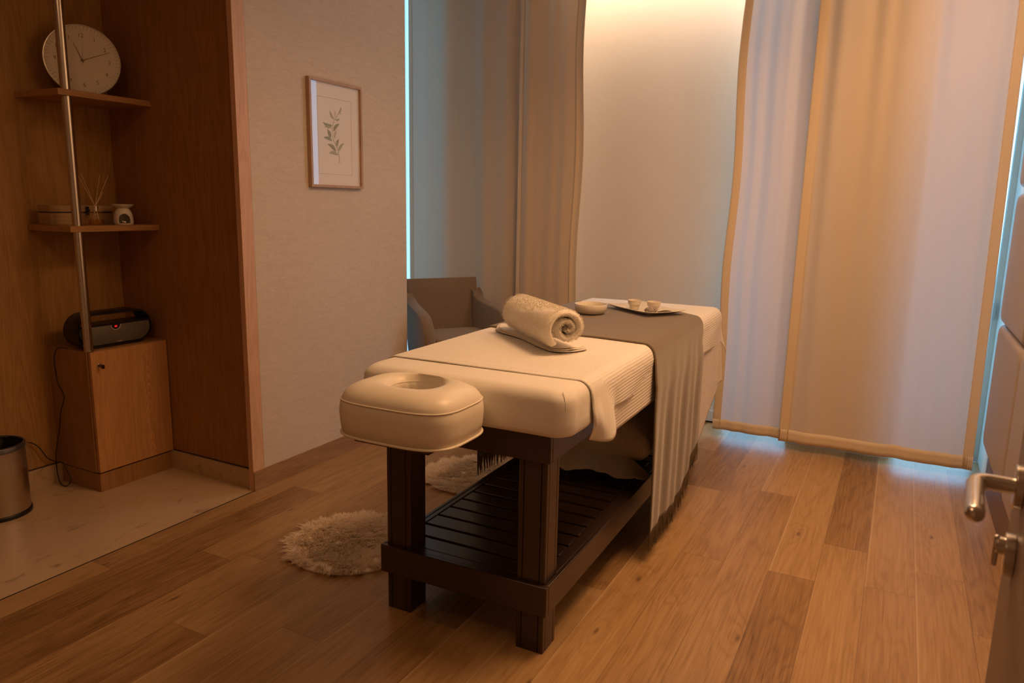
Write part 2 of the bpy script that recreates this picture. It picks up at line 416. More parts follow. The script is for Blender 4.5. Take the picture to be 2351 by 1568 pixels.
# back wall: painted piers between full-height windows
struct(box('wall_back', -3.80, -3.58, YB, YB+.15, 0, ZC+.1, m_white_wall))
WINS = [(-3.58, -2.93), (-0.975, -0.515), (0.055, 0.515)]
struct(box('wall_back', -2.93, -0.975, YB, YB+.15, 0, ZC+.1, m_white_wall))
struct(box('wall_back', -0.515, 0.055, YB-.20, YB+.15, 0, ZC+.1, m_white_wall))
struct(box('wall_back', -2.93, -2.04, YB-.245, YB+.001, 0, ZC+.1, m_white_wall))
struct(box('baseboard_back', -2.04, -0.975, YB-.012, YB, .012, .085, m_white_wall, bevel=.002))
struct(box('trim_5', -2.80, -0.975, YB-.002, YB+.001, .0, .012, m_gap))
m_frame = plain('window_frame_paint', (.62, .60, .57), .5)
for i, (a, b_) in enumerate(WINS):
    m = MB(); fw = .028
    m.box(a, b_, YB+.03, YB+.09, 0, .02); m.box(a, b_, YB+.03, YB+.09, ZC-.02, ZC+.1)
    m.box(a, a+fw, YB+.03, YB+.09, .02, ZC-.02); m.box(b_-fw, b_, YB+.03, YB+.09, .02, ZC-.02)
    w = m.build('window_%d' % (i+1), m_frame, bevel=.002); struct(w)
    box('pane', a+fw, b_-fw, YB+.055, YB+.061, .02, ZC-.02, m_glass_win, w)
    struct(box('floor', a, b_, YB, YB+.15, -.05, 0, m_frame))
struct(box('wall_right', XR, XR+.12, -1.2, YB+.15, 0, ZC+.1, m_white_wall))
struct(box('baseboard_right', XR-.008, XR, 1.2, 4.40, .0, .235, veneer('shaded_plinth', (.25, .15, .085), (.15, .085, .045), axis='y'), bevel=.001))  # wood plinth; shade under the padded panels is painted into its dark colour
struct(box('wall_front', -3.75, XR+.12, -1.3, -1.2, 0, ZC, m_wallpaper))
# nib wall that carries the open door
struct(box('wall_nib', .145, XR, .02, .16, 0, ZC, m_wallpaper))

# ------------------------------------------------------------------ open door with lever
m_leaf = plain('door_lacquer', (.27, .205, .165), .5, nscale=60, bs=.05, var=.05)
dr = bpy.data.objects.new('door_1', None); C.objects.link(dr); dr.location = (.1315, .1657, 0); dr.rotation_euler = (0, 0, math.radians(-4.3)); struct(dr)
def dbox(name, x0, x1, y0, y1, z0, z1, m, bv=0, parent=dr): return box(name, x0-.19, x1-.19, y0-.17, y1-.17, z0, z1, m, parent, bv)
dbox('door_leaf', .150, .195, .17, 1.125, .008, 2.12, m_leaf, .002)
L_ = lambda p: (p[0]-.19, p[1]-.17, p[2])
hz, hy = 1.108, .995
m = MB()
m.tube([L_((.150, hy, hz)), L_((.140, hy, hz))], .026, 32)
o = m.build('handle_rosette', m_steel_s, dr, bevel=.0015)
arc = [(.16, hy, hz), (.122, hy, hz)]
for k in range(1, 7):
    a = k/6*PI/2; arc.append((.122-.018*sin(a), hy-.018*(1-cos(a)), hz))
arc = [(.142, hy, hz), (.13, hy, hz), (.118, hy, hz), (.108, hy-.002, hz), (.1035, hy-.008, hz), (.102, hy-.018, hz)]
arc += [(.102, hy-.018-.10*k/4, hz) for k in range(1, 5)]
ye = arc[-1][1]
capp = [(.102, ye-.0095*sin(k/5*PI/2), hz) for k in range(1, 6)]
def rl(t, n=len(arc)+5):
    i = t*(n-1)
    return .0095 if i < len(arc) else .0095*max(.05, cos((i-len(arc)+1)/5*PI/2))
MB().tube([L_(p) for p in arc+capp], .0095, 20, rfn=rl).build('door_handle', m_steel_s, dr, 60)
lz, ly = 1.033, .985
m = MB(); m.tube([L_((.150, ly, lz-.005)), L_((.139, ly, lz-.005))], .025, 32)
lk = m.build('lock_rosette', m_steel_s, dr, bevel=.0012)
m = MB(); m.tube([L_((.141, ly, lz+.004)), L_((.130, ly, lz+.004))], .0105, 20)
m.box(.128-.19, .134-.19, ly-.17-.004, ly-.17+.004, lz-.022, lz+.016)
m.build('thumb_turn', m_steel_s, lk, bevel=.002)

# ------------------------------------------------------------------ padded leather panels on the right wall
def leather_panel(y0, y1, z0, z1, label):
    hy_, hz_ = (y1-y0)/2, (z1-z0)/2
    L = pillowbox(hy_, hz_, 0, .050, .045, .030, crown=.004, rb=.004)
    # local: x->Y, y->Z, z-> -X
    LL = [[(-q[2], -q[0], q[1]) for q in g] for g in L]
    t = thing('leather_wall_panel', label, 'wall panel', (XR, (y0+y1)/2, z0+hz_), 0, 'padded leather panels on the right wall')
    m = MB().loops(LL); m.build('padding', m_leather, t, 60)
    r = rrect(hy_-.001, hz_-.001, .045, 8); pts = [(-.022, -a, b_) for a, b_ in r]; pts.append(pts[0])
    MB().tube(pts, .0022, 6, caps=False).build('seam', m_leather, t, 80)
    return t
rows = [(.25, .882), (.888, 1.515), (1.54, 2.17)]
dn = ['lowest', 'middle', 'top']
for k, (z0, z1) in enumerate(rows):
    leather_panel(3.515, 4.345, z0, z1, 'taupe padded leather wall panel nearest the window, %s of its column' % dn[k])
leather_panel(2.68, 3.508, rows[0][0], rows[0][1], 'taupe padded leather wall panel behind the door handle, low on the right wall')
leather_panel(2.68, 3.508, rows[1][0], rows[1][1], 'taupe padded leather wall panel second from the window, middle row of right wall')

# ------------------------------------------------------------------ curtains
def curtain(name, label, x0, x1, y, z0, z1, folds, amp, mat, hems, lean=None, seed=0, group=None, nx=150, nz=36):
    """hanging panel with soft vertical folds; hems = (left, right, bottom) widths"""
    t = thing('curtain', label, 'curtain', (0, 0, 0), 0, group)
    def P(u, w, off=0.0):
        z = z0 + (z1-z0)*w
        a = amp*(.55+.45*w)
        d = a*wob(u*folds*2*PI*.45, 1.0, seed) + .16*a*wob(u*folds*4+w*1.2, 1.0, seed+2)
        dx = 0 if lean is None else lean(u, w)
        edge = min(1, min(u, 1-u)*14+.15)
        return (x0+(x1-x0)*u+dx, y+d*edge-off, z)
    v = [P(i/nx, j/nz) for j in range(nz+1) for i in range(nx+1)]
    f = [(j*(nx+1)+i, j*(nx+1)+i+1, (j+1)*(nx+1)+i+1, (j+1)*(nx+1)+i) for j in range(nz) for i in range(nx)]
    mesh_obj('fabric', v, f, mat, t, True)
    hl, hr, hb = hems
    def strip(u0, u1, w0, w1, n1, n2, nm):
        for sgn in (-1, 1):
            pass
        v = [P(u0+(u1-u0)*i/n1, w0+(w1-w0)*j/n2, .0025) for j in range(n2+1) for i in range(n1+1)]
        f = [(j*(n1+1)+i, j*(n1+1)+i+1, (j+1)*(n1+1)+i+1, (j+1)*(n1+1)+i) for j in range(n2) for i in range(n1)]
        o = mesh_obj(nm, v, f, m_hem, t, True); solidify(o, .0016, 0); return o
    Wd = x1-x0; Hh = z1-z0
    if hl: strip(0, hl/Wd, 0, 1, 6, nz, 'side_hem')
    if hr: strip(1-hr/Wd, 1, 0, 1, 6, nz, 'side_hem')
    if hb: strip(0, 1, 0, hb/Hh, nx, 3, 'bottom_hem')
    return t
G = 'hanging curtain panels along the window wall'
CY = 4.56
lean_l = lambda u, w: -.012*sin(w*5)*(1-u)
curtain('c', 'taupe curtain panel in the left corner behind the armchair', -3.260, -2.325, CY, .045, ZC+.06, 4.5, .022, m_curtain, (.03, .02, .06), seed=1, group=G)
curtain('c', 'narrow taupe curtain panel between the corner curtain and the bare pale wall', -2.345, -1.885, CY-.035, .045, ZC+.06, 4, .014, m_curtain, (.025, .055, .06), lean=lambda u, w: .012*sin(w*14)*u*u, seed=3, group=G)
curtain('c', 'pale curtain panel with wavy tan edge right of the massage table', -.944, -.489, CY, .050, ZC+.06, 4.2, .020, m_curtain2, (.048, .0, .065), lean=lambda u, w: (.022*w*w-.0+.010*sin(w*15)*min(1, w*3))*(1-u), seed=5, group=G)
curtain('c', 'widest curtain panel, tan on its left half, hanging by the leather wall panels', -.541, .457, CY-.045, .050, ZC+.06, 7, .022, m_curtain2, (.055, .048, .075), lean=lambda u, w: -.035*w*u+.02*w*(1-u), seed=8, group=G)
tr = box('curtain_track', -3.40, .50, CY-.06, CY+.05, ZC+.06, ZC+.085, m_frame)
tag(tr, 'slim curtain track above the curtain panels at the ceiling', 'curtain track')
# blind-chain bracket by the window edge
bk = box('blind_bracket', .470, .484, YB-.075, YB-.045, .83, .93, plain('grey_bracket', (.45, .47, .48), .5), bevel=.003)
tag(bk, 'small grey blind chain bracket on the right window edge', 'bracket')
bk.location = (0.012, 0.06, 0)

# ------------------------------------------------------------------ niche cabinet, shelves, pole
cb = thing('corner_cabinet', 'small oak veneer cabinet with a locked door in the niche', 'cabinet', (-3.48, 2.27, 0))
def cbox(name, x0, x1, y0, y1, z0, z1, m, bv=0, p=cb): return box(name, x0+3.48, x1+3.48, y0-2.27, y1-2.27, z0, z1, m, p, bv)
m_cab = veneer('oak_veneer_cabinet', (.44, .235, .09), (.28, .14, .05))
cbox('plinth', -3.645, -3.325, 2.078, NY-.002, 0.0005, .092, m_cab)
cbox('body', -3.645, -3.342, 2.072, NY-.002, .098, .695, m_cab, .001)
m_dv = veneer('oak_veneer_figured2', (.64, .34, .135), (.44, .21, .078), cathedral=(.095, 0, .045, .9))
cd = cbox('door', -3.339, -3.320, 2.078, NY-.004, .100, .693, m_dv, .001)
m = MB(); m.tube([(.160, -.155, .628), (.168, -.155, .628)], .010, 20)
lkc = m.build('lock', m_chrome, cd, bevel=.001)
m = MB(); m.tube([(.168, -.155, .628), (.182, -.153, .628)], .003, 8); m.box(.180, .198, -.158, -.150, .615, .634)
m.build('key', m_black, lkc, bevel=.002)
for z, lab in ((1.866, 'upper oak shelf in the niche carrying the wall clock'), (1.269, 'lower oak shelf in the niche carrying box and oil burner')):
    s_ = MB().box(-.1625, .1625, -.2185, .234, -.0135, .0135).build('corner_shelf', m_shelf, None, 40, .001)
    s_.location = (-3.4825, 2.256, z); tag(s_, lab, 'shelf')
pl = thing('support_pole', 'vertical brushed steel pole standing on the oak cabinet through both shelves', 'pole', (-3.352, 2.092, .695))
MB().tube([(0, 0, 0), (0, 0, ZC-.695)], .0205, 32).build('pole', m_steel, pl, 60)
MB().tube([(0, 0, 0), (0, 0, .006)], .0225, 32).build('foot_ring', m_steel, pl, 60)

# ------------------------------------------------------------------ clock
ck = thing('clock', 'round pale clock leaning on the upper niche shelf', 'clock', (-3.475, 2.262, 2.040))
az, ln = math.radians(30), math.radians(1)
nrm = Vector((cos(az)*cos(ln), -sin(az)*cos(ln), sin(ln))); hh = Vector((sin(az), cos(az), 0)); vv = hh.cross(-nrm)
if vv.z < 0: vv = -vv
CM = Matrix((hh, vv, nrm)).transposed().to_4x4()
RC = .160
def ckb(mb, name, mat, parent, bevel=0, ang=40):
    o = mb.build(name, mat, parent, ang, bevel); o.data.transform(CM); return o
m_clockcase = plain('clock_case', (.75, .69, .58), .25, .6)
m_clockface = plain('clock_face', (.78, .70, .58), .6, var=.01)
m_ink = plain('clock_ink', (.20, .13, .07), .6)
n = 96
prof = [(RC-.03, -.035), (RC-.004, -.034), (RC, -.02), (RC, .004), (RC-.003, .008), (RC-.006, .007), (RC-.007, .0)]
ckb(MB().lathe(prof, n, cap1=False), 'case', m_clockcase, ck)
face = ckb(MB().lathe([(RC-.0065, -.002), (RC-.0065, .0)], n), 'face', m_clockface, ck)
m = MB()
for k in range(60):
    a = k*PI/30; r0, r1 = (RC*.86, RC*.94) if k % 5 else (RC*.80, RC*.94); w = .0006
    t_ = Vector((cos(a), sin(a), 0)); s_ = Vector((-sin(a), cos(a), 0))
    q = [t_*r0-s_*w, t_*r1-s_*w, t_*r1+s_*w, t_*r0+s_*w]
    m.add([(p.x, p.y, .0006) for p in q], [(0, 1, 2, 3)])
ckb(m, 'minute_marks', m_ink, face)
for k in range(1, 13):
    a = PI/2-k*PI/6; T = CM @ Matrix.Translation((cos(a)*RC*.69, sin(a)*RC*.69, .001))
    text_mesh('numeral', str(k), .026, m_ink, face, T, extr=.0002)
def hand(name, ang, L, w, tail, z):
    a = math.radians(ang); t_ = Vector((cos(a), sin(a), 0)); s_ = Vector((-sin(a), cos(a), 0))
    q = [-t_*tail-s_*w, t_*L-s_*w*.6, t_*L+s_*w*.6, -t_*tail+s_*w]
    m = MB().add([(p.x, p.y, z) for p in q]+[(p.x, p.y, z+.0008) for p in q], [(0, 3, 2, 1), (4, 5, 6, 7), (0, 1, 5, 4), (1, 2, 6, 5), (2, 3, 7, 6), (3, 0, 4, 7)])
    ckb(m, name, m_ink, ck)
hand('hour_hand', 113, RC*.52, .0016, .01, .003); hand('minute_hand', 22, RC*.78, .0014, .01, .005); hand('second_hand', 86, RC*.74, .0006, .022, .007)
ckb(MB().lathe([(.0055, 0), (.0055, .009), (.004, .010)], 20), 'hub', m_ink, ck)
gl = ckb(MB().lathe([(RC-.006, .0105), (RC-.006, .0112)], n), 'glass', glass_clear('clock_glass', .02), ck)

# ------------------------------------------------------------------ lower shelf items
SZ = 1.2826
bx_ = thing('wooden_box', 'light wooden keepsake box with a dark clasp on the lower niche shelf', 'box', (-3.535, 2.212, SZ))
m_box = veneer('box_wood', (.46, .31, .16), (.33, .20, .095), axis='y')
box('base', -.055, .045, -.155, .155, 0, .055, m_box, bx_, .0015)
box('lid', -.055, .045, -.155, .155, .060, .090, m_box, bx_, .0015)
box('inner_rim', -.050, .040, -.150, .150, .052, .064, m_black, bx_)
cl = MB(); cl.tube([(.045, .02, .066), (.056, .02, .068)], .008, 14); cl.box(.044, .049, .012, .028, .045, .085)
cl.build('clasp', m_black, bx_, bevel=.001)
df = thing('reed_diffuser', 'glass reed diffuser with thin sticks in front of the wooden box', 'diffuser', (-3.425, 2.232, SZ))
m_gl2 = glass_clear('bottle_glass', .02, (.97, .93, .86), 1.5)
L = [[(x, y, z) for x, y in rrect(h, h, .010, 5)] for h, z in ((.028, .001), (.031, .006), (.031, .052), (.026, .060), (.012, .064), (.012, .070))]
MB().loops(L, True, False).build('bottle', m_gl2, df, 50)
L = [[(x, y, z) for x, y in rrect(.027, .027, .008, 5)] for z in (.004, .028)]
MB().loops(L).build('oil', glass_clear('oil', .0, (.90, .72, .42), 1.3), df)
MB().lathe([(.0125, .066), (.0125, .088), (.011, .089)], 24).build('collar', m_chrome, df)
m_reed = plain('reed', (.60, .40, .24), .7)
for dx, dy, L_r in ((-.03, -.055, .235), (-.02, -.042, .235), (-.015, .045, .235), (-.01, .085, .235), (.0, .045, .155)):
    MB().tube([(-dx*.3, -dy*.28, .008), (0, 0, .086), (dx, dy, L_r)], .0014, 6).build('reed', m_reed, df)
ob = thing('oil_burner', 'white ceramic oil burner with arched opening on the lower shelf', 'oil burner', (-3.395, 2.352, SZ))
n = 48; prof = [(.040, 0), (.0435, .008), (.044, .025), (.042, .045), (.037, .062), (.030, .073), (.027, .080)]
v = []; f = []
# body with an arched opening facing the room
az0 = math.radians(-28)
def hole(a, z): # inside arch?
    da = (a-az0+PI) % (2*PI)-PI; w = .66*math.sqrt(max(0, 1-max(0, (z-.022)/.032)**2)) if z > .006 else 0
    return abs(da) < w and z < .054
zs = [0, .003, .006]+[.006+.048*k/14 for k in range(1, 15)]+[.058, .062, .067, .073, .077, .080]
def rad(z):
    for (ra, za), (rb_, zb) in zip(prof, prof[1:]):
        if za <= z <= zb+1e-9: return ra+(rb_-ra)*(z-za)/(zb-za)
    return prof[-1][0]
n = 144
for z in zs: v += [(rad(z)*cos(2*PI*k/n), rad(z)*sin(2*PI*k/n), z) for k in range(n)]
for i in range(len(zs)-1):
    for k in range(n):
        if not hole(2*PI*(k+.5)/n, (zs[i]+zs[i+1])/2): f.append((i*n+k, i*n+(k+1) % n, (i+1)*n+(k+1) % n, (i+1)*n+k))
f.append(tuple(range(n))[::-1])
o = mesh_obj('body', v, f, m_ceramic, ob, True); solidify(o, .004, -1)
MB().lathe([(.004, .079), (.027, .079), (.036, .084), (.046, .093), (.049, .097), (.0475, .0985), (.042, .094), (.030, .087), (.004, .084)], 60).build('dish', m_ceramic, ob, 60)
tl_ = thing('tealight', 'small tealight candle inside the white oil burner', 'candle', (-3.395+.010, 2.352-.005, SZ+.0045))
MB().lathe([(.0175, 0), (.0185, .002), (.0185, .013), (.0175, .013), (.0172, .010)], 32, cap1=False).build('cup', m_chrome, tl_)
MB().lathe([(.0172, .001), (.0172, .0098)], 32).build('wax', plain('wax', (.8, .72, .6), .5), tl_)
MB().tube([(0, 0, .0095), (.001, 0, .016)], .0008, 6).build('wick', m_black, tl_)

# ------------------------------------------------------------------ speaker
sp_ = thing('portable_speaker', 'black pill-shaped speaker with carry handle on the oak cabinet', 'speaker', (-3.432, 2.256, .696), math.radians(-1.5))
def stadium(L, H, n=16, z0=0):
    r = H/2; out = []
    for k in range(n+1): a = -PI/2+k/n*PI; out.append(((L/2-r)+r*cos(a), z0+r+r*sin(a)))
    for k in range(n+1): a = PI/2+k/n*PI; out.append((-(L/2-r)+r*cos(a), z0+r+r*sin(a)))
    return out
Ls, Hs, D = .392, .170, .055
outer = stadium(Ls, Hs); inner = stadium(Ls-.022, Hs-.022, z0=.011)
m = MB(); nO = len(outer); v = []
for x_ in (-D, -D+.004, D-.004, D):
    s_ = .0 if abs(x_) < D else .002
    v += [(x_, a*(1-s_*8), .085+(b_-.085)*(1-s_*12)) for a, b_ in outer]
f = []
for i in range(3):
    for k in range(nO): f.append((i*nO+k, i*nO+(k+1) % nO, (i+1)*nO+(k+1) % nO, (i+1)*nO+k))
k0 = len(v); v += [(x_, a, b_) for x_ in (-D, D) for a, b_ in inner]
for k in range(nO):
    k1 = (k+1) % nO
    f += [(k0+k, k0+k1, k1, k), (k0+nO+k1, k0+nO+k, 3*nO+k, 3*nO+k1), (k0+k1, k0+k, k0+nO+k, k0+nO+k1)]
MB().add(v, f).build('shell', m_black, sp_, 50)
ZT = .114
def clipped(scale_in, z_top):
    pts = [p for p in stadium(Ls-2*scale_in, Hs-2*scale_in, 24, scale_in)]
    return [(a, min(b_, z_top)) for a, b_ in pts]
g = clipped(.0105, ZT)
m = MB().loops([[(x_, a, b_) for a, b_ in g] for x_ in (-D+.004, D-.006)]); m.build('body', m_black, sp_, 50)
g2 = clipped(.015, ZT-.010)
m_grille = NB('speaker_grille'); b = m_grille
vo = b.n('ShaderNodeTexVoronoi', {'Vector': b.coord(), 'Scale': 520.0}, feature='F1').outputs[0]
m_grille = b.finish(b.bsdf(b.mix(vo, (.10, .09, .075, 1), (.26, .235, .20, 1)), .38, .5, bump=vo, bs=.5, bd=.0006))
def bow(a, b_): return D-.006+.006*max(0, 1-((b_-.05)/.06)**2)
rows_ = []
m = MB(); NR = 10
for j in range(NR+1):
    s_ = 1-j/NR
    rows_.append([(bow(a*s_, .055+(b_-.055)*s_)*1.0+.001, a*s_, .055+(b_-.055)*s_) for a, b_ in g2])
m.loops(rows_, cap0=False).build('grille', m_grille, sp_, 60)
# half-round display with button ring
zc = ZT-.0095; XF = D+.0006
v = [(XF, 0, zc)]+[(XF, .0225*cos(PI+k/24*PI), zc+.0225*sin(PI+k/24*PI)) for k in range(25)]
dsp = MB().add(v+[(XF-.004, a[1], a[2]) for a in v], [(0, k+1, k+2) for k in range(24)] + [(k+1, k+27, k+28, k+2) for k in range(24)]).build('display', m_black, sp_)
m = MB(); m_btn = plain('button_pale', (.62, .52, .40), .4)
for q in range(8):
    a0, a1 = PI+(q+.06)/8*PI, PI+(q+.94)/8*PI; ring = []
    for k in range(5):
        a = a0+(a1-a0)*k/4; ring.append(a)
    v = [(XF+.0012, .0262*cos(a), zc+.0262*sin(a)) for a in ring]+[(XF+.0012, .0225*cos(a), zc+.0225*sin(a)) for a in ring]
    v += [(p[0]-.003, p[1], p[2]) for p in v]
    f = [(k, k+1, k+6, k+5) for k in range(4)]+[(k+10, k, k+1, k+11) for k in range(4)]+[(k+5, k+15, k+16, k+6) for k in range(4)]
    MB().add(v, f).build('button', m_btn, sp_)
TX = Matrix(((0, 0, 1, 0), (1, 0, 0, 0), (0, 1, 0, 0), (0, 0, 0, 1)))
text_mesh('digits', '88', .0135, emit('red_led', (1.0, .02, .015), 1.3), dsp, Matrix.Translation((XF+.001, 0, zc-.0085)) @ TX, extr=.0002)
text_mesh('lettering', 'PHILIPS', .0072, plain('silver_print', (.75, .66, .52), .4), sp_, Matrix.Translation((D+.0025, .015, .021)) @ TX, extr=.0003)

# ------------------------------------------------------------------ cables
def spline(pts, n=8):
    pts = [Vector(p) for p in pts]; P = [pts[0]]+pts+[pts[-1]]; out = []
    for i in range(1, len(P)-2):
        for k in range(n):
            t = k/n; a, b_, c, d = P[i-1], P[i], P[i+1], P[i+2]
            out.append(.5*((2*b_)+(c-a)*t+(2*a-5*b_+4*c-d)*t*t+(3*b_-a-3*c+d)*t**3))
    return out+[pts[-1]]
cab = [(-3.47, 2.062, .7015), (-3.52, 2.062, .700), (-3.548, 2.058, .690), (-3.561, 2.05, .65), (-3.561, 2.05, .587), (-3.55, 2.05, .523), (-3.51, 2.05, .463), (-3.55, 2.05, .38), (-3.575, 2.05, .287),
       (-3.612, 2.045, .165), (-3.612, 2.04, .075), (-3.585, 2.035, .012), (-3.530, 2.035, .008), (-3.505, 2.04, .045), (-3.545, 2.045, .095), (-3.565, 2.045, .118), (-3.61, 2.03, .122),
       (-3.615, 2.0, .150), (-3.62, 1.97, .21), (-3.625, 1.93, .245), (-3.63, 1.88, .25), (-3.63, 1.80, .32), (-3.63, 1.70, .42)]
o = MB().tube(spline(cab), .0024, 8).build('power_cable', m_black, None, 80)
tag(o, 'thin black power cable looping down beside the oak cabinet', 'cable')

# ------------------------------------------------------------------ bin
BX, BY = -3.49, 1.70
bn = thing('waste_bin', 'round brushed steel waste bin with black base at the left edge', 'bin', (BX, BY, .0005))
RB, HB = .125, .325
MB().lathe([(RB, .016), (RB, HB-.022)], 72, cap0=False, cap1=False).build('body', brushed('bin_steel', (.60, .53, .44), .30, 'z'), bn, 60)
MB().lathe([(RB+.004, 0), (RB+.005, .004), (RB+.005, .016), (RB+.001, .020), (RB-.006, .020)], 72, cap1=False).build('base_ring', m_black, bn, 50)
MB().lathe([(RB, HB-.022), (RB+.002, HB-.020), (RB+.002, HB), (RB-.002, HB+.002), (RB-.006, HB), (RB-.006, HB-.05)], 72, cap0=False, cap1=False).build('rim', m_black, bn, 50)
MB().lathe([(RB-.008, .02), (RB-.008, HB-.005)], 48, cap1=False).build('inner_bucket', m_black, bn, 50)
def film(name):
    b = NB(name); fr = b.n('ShaderNodeLayerWeight', {'Blend': .3})
    nz = b.noise(b.coord(), 60, 3, .6)
    bp = b.n('ShaderNodeBump', {'Height': nz, 'Strength': .6, 'Distance': .004})
    t = b.n('ShaderNodeBsdfTransparent'); g = b.n('ShaderNodeBsdfGlossy', {'Roughness': .12, 'Normal': bp.outputs[0]})
    d = b.n('ShaderNodeBsdfDiffuse', {'Color': (.8, .75, .7, 1)})
    m1 = b.n('ShaderNodeMixShader', {0: b.math('ADD', b.math('MULTIPLY', b.math('POWER', fr.outputs[1], 3.0), .6), .05), 1: t.outputs[0], 2: g.outputs[0]})
    m2 = b.n('ShaderNodeMixShader', {0: .04, 1: m1.outputs[0], 2: d.outputs[0]})
    return b.finish(m2)
v = []; n = 120; LP = [(RB-.030, HB-.16), (RB-.012, HB-.10), (RB-.010, HB-.03), (RB-.008, HB+.004), (RB+.001, HB+.007), (RB+.006, HB+.002), (RB+.008, HB-.03), (RB+.010, HB-.07), (RB+.014, HB-.11)]
for i, (r, z) in enumerate(LP):
    for k in range(n):
        a = 2*PI*k/n; w = .002+.004*max(0, i-5)/3+(.006 if i < 2 else 0)
        crn = .018*max(0, cos(a-1.15))**20*max(0, i-5)/3
        v.append(((r+w*(1+wob(a*9, 1, i))+crn)*cos(a), (r+w*(1+wob(a*9, 1, i))+crn)*sin(a), z+(.03*wob(a*3, 1, 2) if i == len(LP)-1 else .012*wob(a*3, 1, 2) if i == len(LP)-2 else 0)))
f = [(i*n+k, i*n+(k+1) % n, (i+1)*n+(k+1) % n, (i+1)*n+k) for i in range(len(LP)-1) for k in range(n)]
lb = mesh_obj('bin_liner', v, f, film('clear_film'), None, True); lb.location = (BX, BY, .0005)
tag(lb, 'crumpled clear plastic liner folded over the steel bin rim', 'bin liner')

# ------------------------------------------------------------------ framed print
PY0, PY1, PZ0, PZ1 = 2.905, 3.313, 1.485, 2.024
pf = thing('picture_frame', 'pale wood framed botanical leaf print on the wallpapered wall', 'picture', (XL, (PY0+PY1)/2, (PZ0+PZ1)/2))
hy_, hz_ = (PY1-PY0)/2, (PZ1-PZ0)/2; fw = .014; dp = .024
m_fr = veneer('frame_oak', (.56, .38, .25), (.42, .26, .16))
v = []
for y_, z_ in ((hy_, hz_), (-hy_, hz_), (-hy_, -hz_), (hy_, -hz_)):
    sy, sz = (1 if y_ > 0 else -1), (1 if z_ > 0 else -1)
    v += [(.0005, y_, z_), (dp, y_, z_), (dp, y_-sy*fw, z_-sz*fw), (.0005, y_-sy*fw, z_-sz*fw)]
f = []
for k in range(4):
    a, b_ = k*4, ((k+1) % 4)*4
    for j in range(4): f.append((a+j, b_+j, b_+(j+1) % 4, a+(j+1) % 4))
MB().add(v, f).build('frame', m_fr, pf, 30, .001)
box('print_paper', .006, .010, -hy_+fw, hy_-fw, -hz_+fw, hz_-fw, m_paper, pf)
gl = box('glass', .017, .0185, -hy_+fw, hy_-fw, -hz_+fw, hz_-fw, glass_clear('picture_glass', 0.0), pf)
cy_, cz_ = (PY0+PY1)/2, (PZ0+PZ1)/2
m = MB(); x_ = .0103
y0, y1, z0, z1 = -.135, .125, -.200, .185
for a in ((y0, y1, z1-.0008, z1+.0008), (y0, y1, z0-.0006, z0+.0006), (y1-.0007, y1+.0007, z0, z1), (y0-.0007, y0+.0007, z0, z1)): m.box(x_-.0004, x_, a[0], a[1], a[2], a[3])
m.build('mount_line', plain('line_gold', (.36, .30, .18), .6), pf)
stem = [(3.1329, 1.6149), (3.1271, 1.6683), (3.1036, 1.7093), (3.0833, 1.743), (3.0817, 1.7849), (3.0972, 1.8284), (3.1311, 1.867), (3.1541, 1.9013)]
MB().tube(spline([(x_, a-cy_, b_-cz_) for a, b_ in stem]), .0012, 6).build('stem', plain('stem_green', (.36, .36, .24), .8), pf)
leaves = [[(3.131, 1.8656), (3.1576, 1.9052), 0.0056], [(3.0975, 1.8354), (3.065, 1.877), 0.0084], [(3.1033, 1.8465), (3.1036, 1.8849), 0.0042], [(3.1277, 1.8653), (3.164, 1.8693), 0.0042], [(3.105, 1.8348), (3.1444, 1.8438), 0.0063], [(3.0823, 1.8024), (3.0103, 1.8139), 0.0091], [(3.0776, 1.7901), (3.0218, 1.7896), 0.0056], [(3.0899, 1.7751), (3.1391, 1.8165), 0.0098], [(3.0671, 1.7381), (3.0434, 1.7813), 0.0112], [(3.0992, 1.7372), (3.1172, 1.7847), 0.0084], [(3.0794, 1.7251), (3.0134, 1.737), 0.0084], [(3.1152, 1.6995), (3.1319, 1.74), 0.0091], [(3.1077, 1.6755), (3.0425, 1.7067), 0.0105], [(3.1274, 1.6769), (3.171, 1.7195), 0.0098], [(3.1234, 1.6573), (3.0503, 1.661), 0.0098], [(3.0583, 1.7862), (3.0483, 1.7991), 0.0056]]
greens = [plain('leaf_deep', (.30, .31, .22), .8, nscale=120, bs=0), plain('leaf_mid', (.42, .42, .31), .8, nscale=120, bs=0), plain('leaf_pale', (.56, .52, .42), .8, nscale=120, bs=0)]
tones = [1, 1, 2, 2, 1, 0, 1, 0, 0, 2, 0, 0, 0, 1, 1, 1]
for i, (a, b_, w) in enumerate(leaves):
    a = Vector((a[0]-cy_, a[1]-cz_)); b_ = Vector((b_[0]-cy_, b_[1]-cz_)); d = b_-a; nn = Vector((-d.y, d.x)).normalized(); cv = nn*d.length*.10*(1 if i % 2 else -1)
    v = []; K = 10; xx = x_+.0002+.00008*i
    for k in range(K+1):
        t = k/K; c = a+d*t+cv*sin(t*PI); h = w*.95*(sin(PI*t**.8)**.9 if 0 < t < 1 else 0.02)
        v += [(xx, *(c+nn*h)), (xx+.0001, *c), (xx, *(c-nn*h))]
    f = []
    for k in range(K): f += [(3*k, 3*k+1, 3*k+4, 3*k+3), (3*k+1, 3*k+2, 3*k+5, 3*k+4)]
    mesh_obj('leaf', v, f, greens[tones[i]], pf)

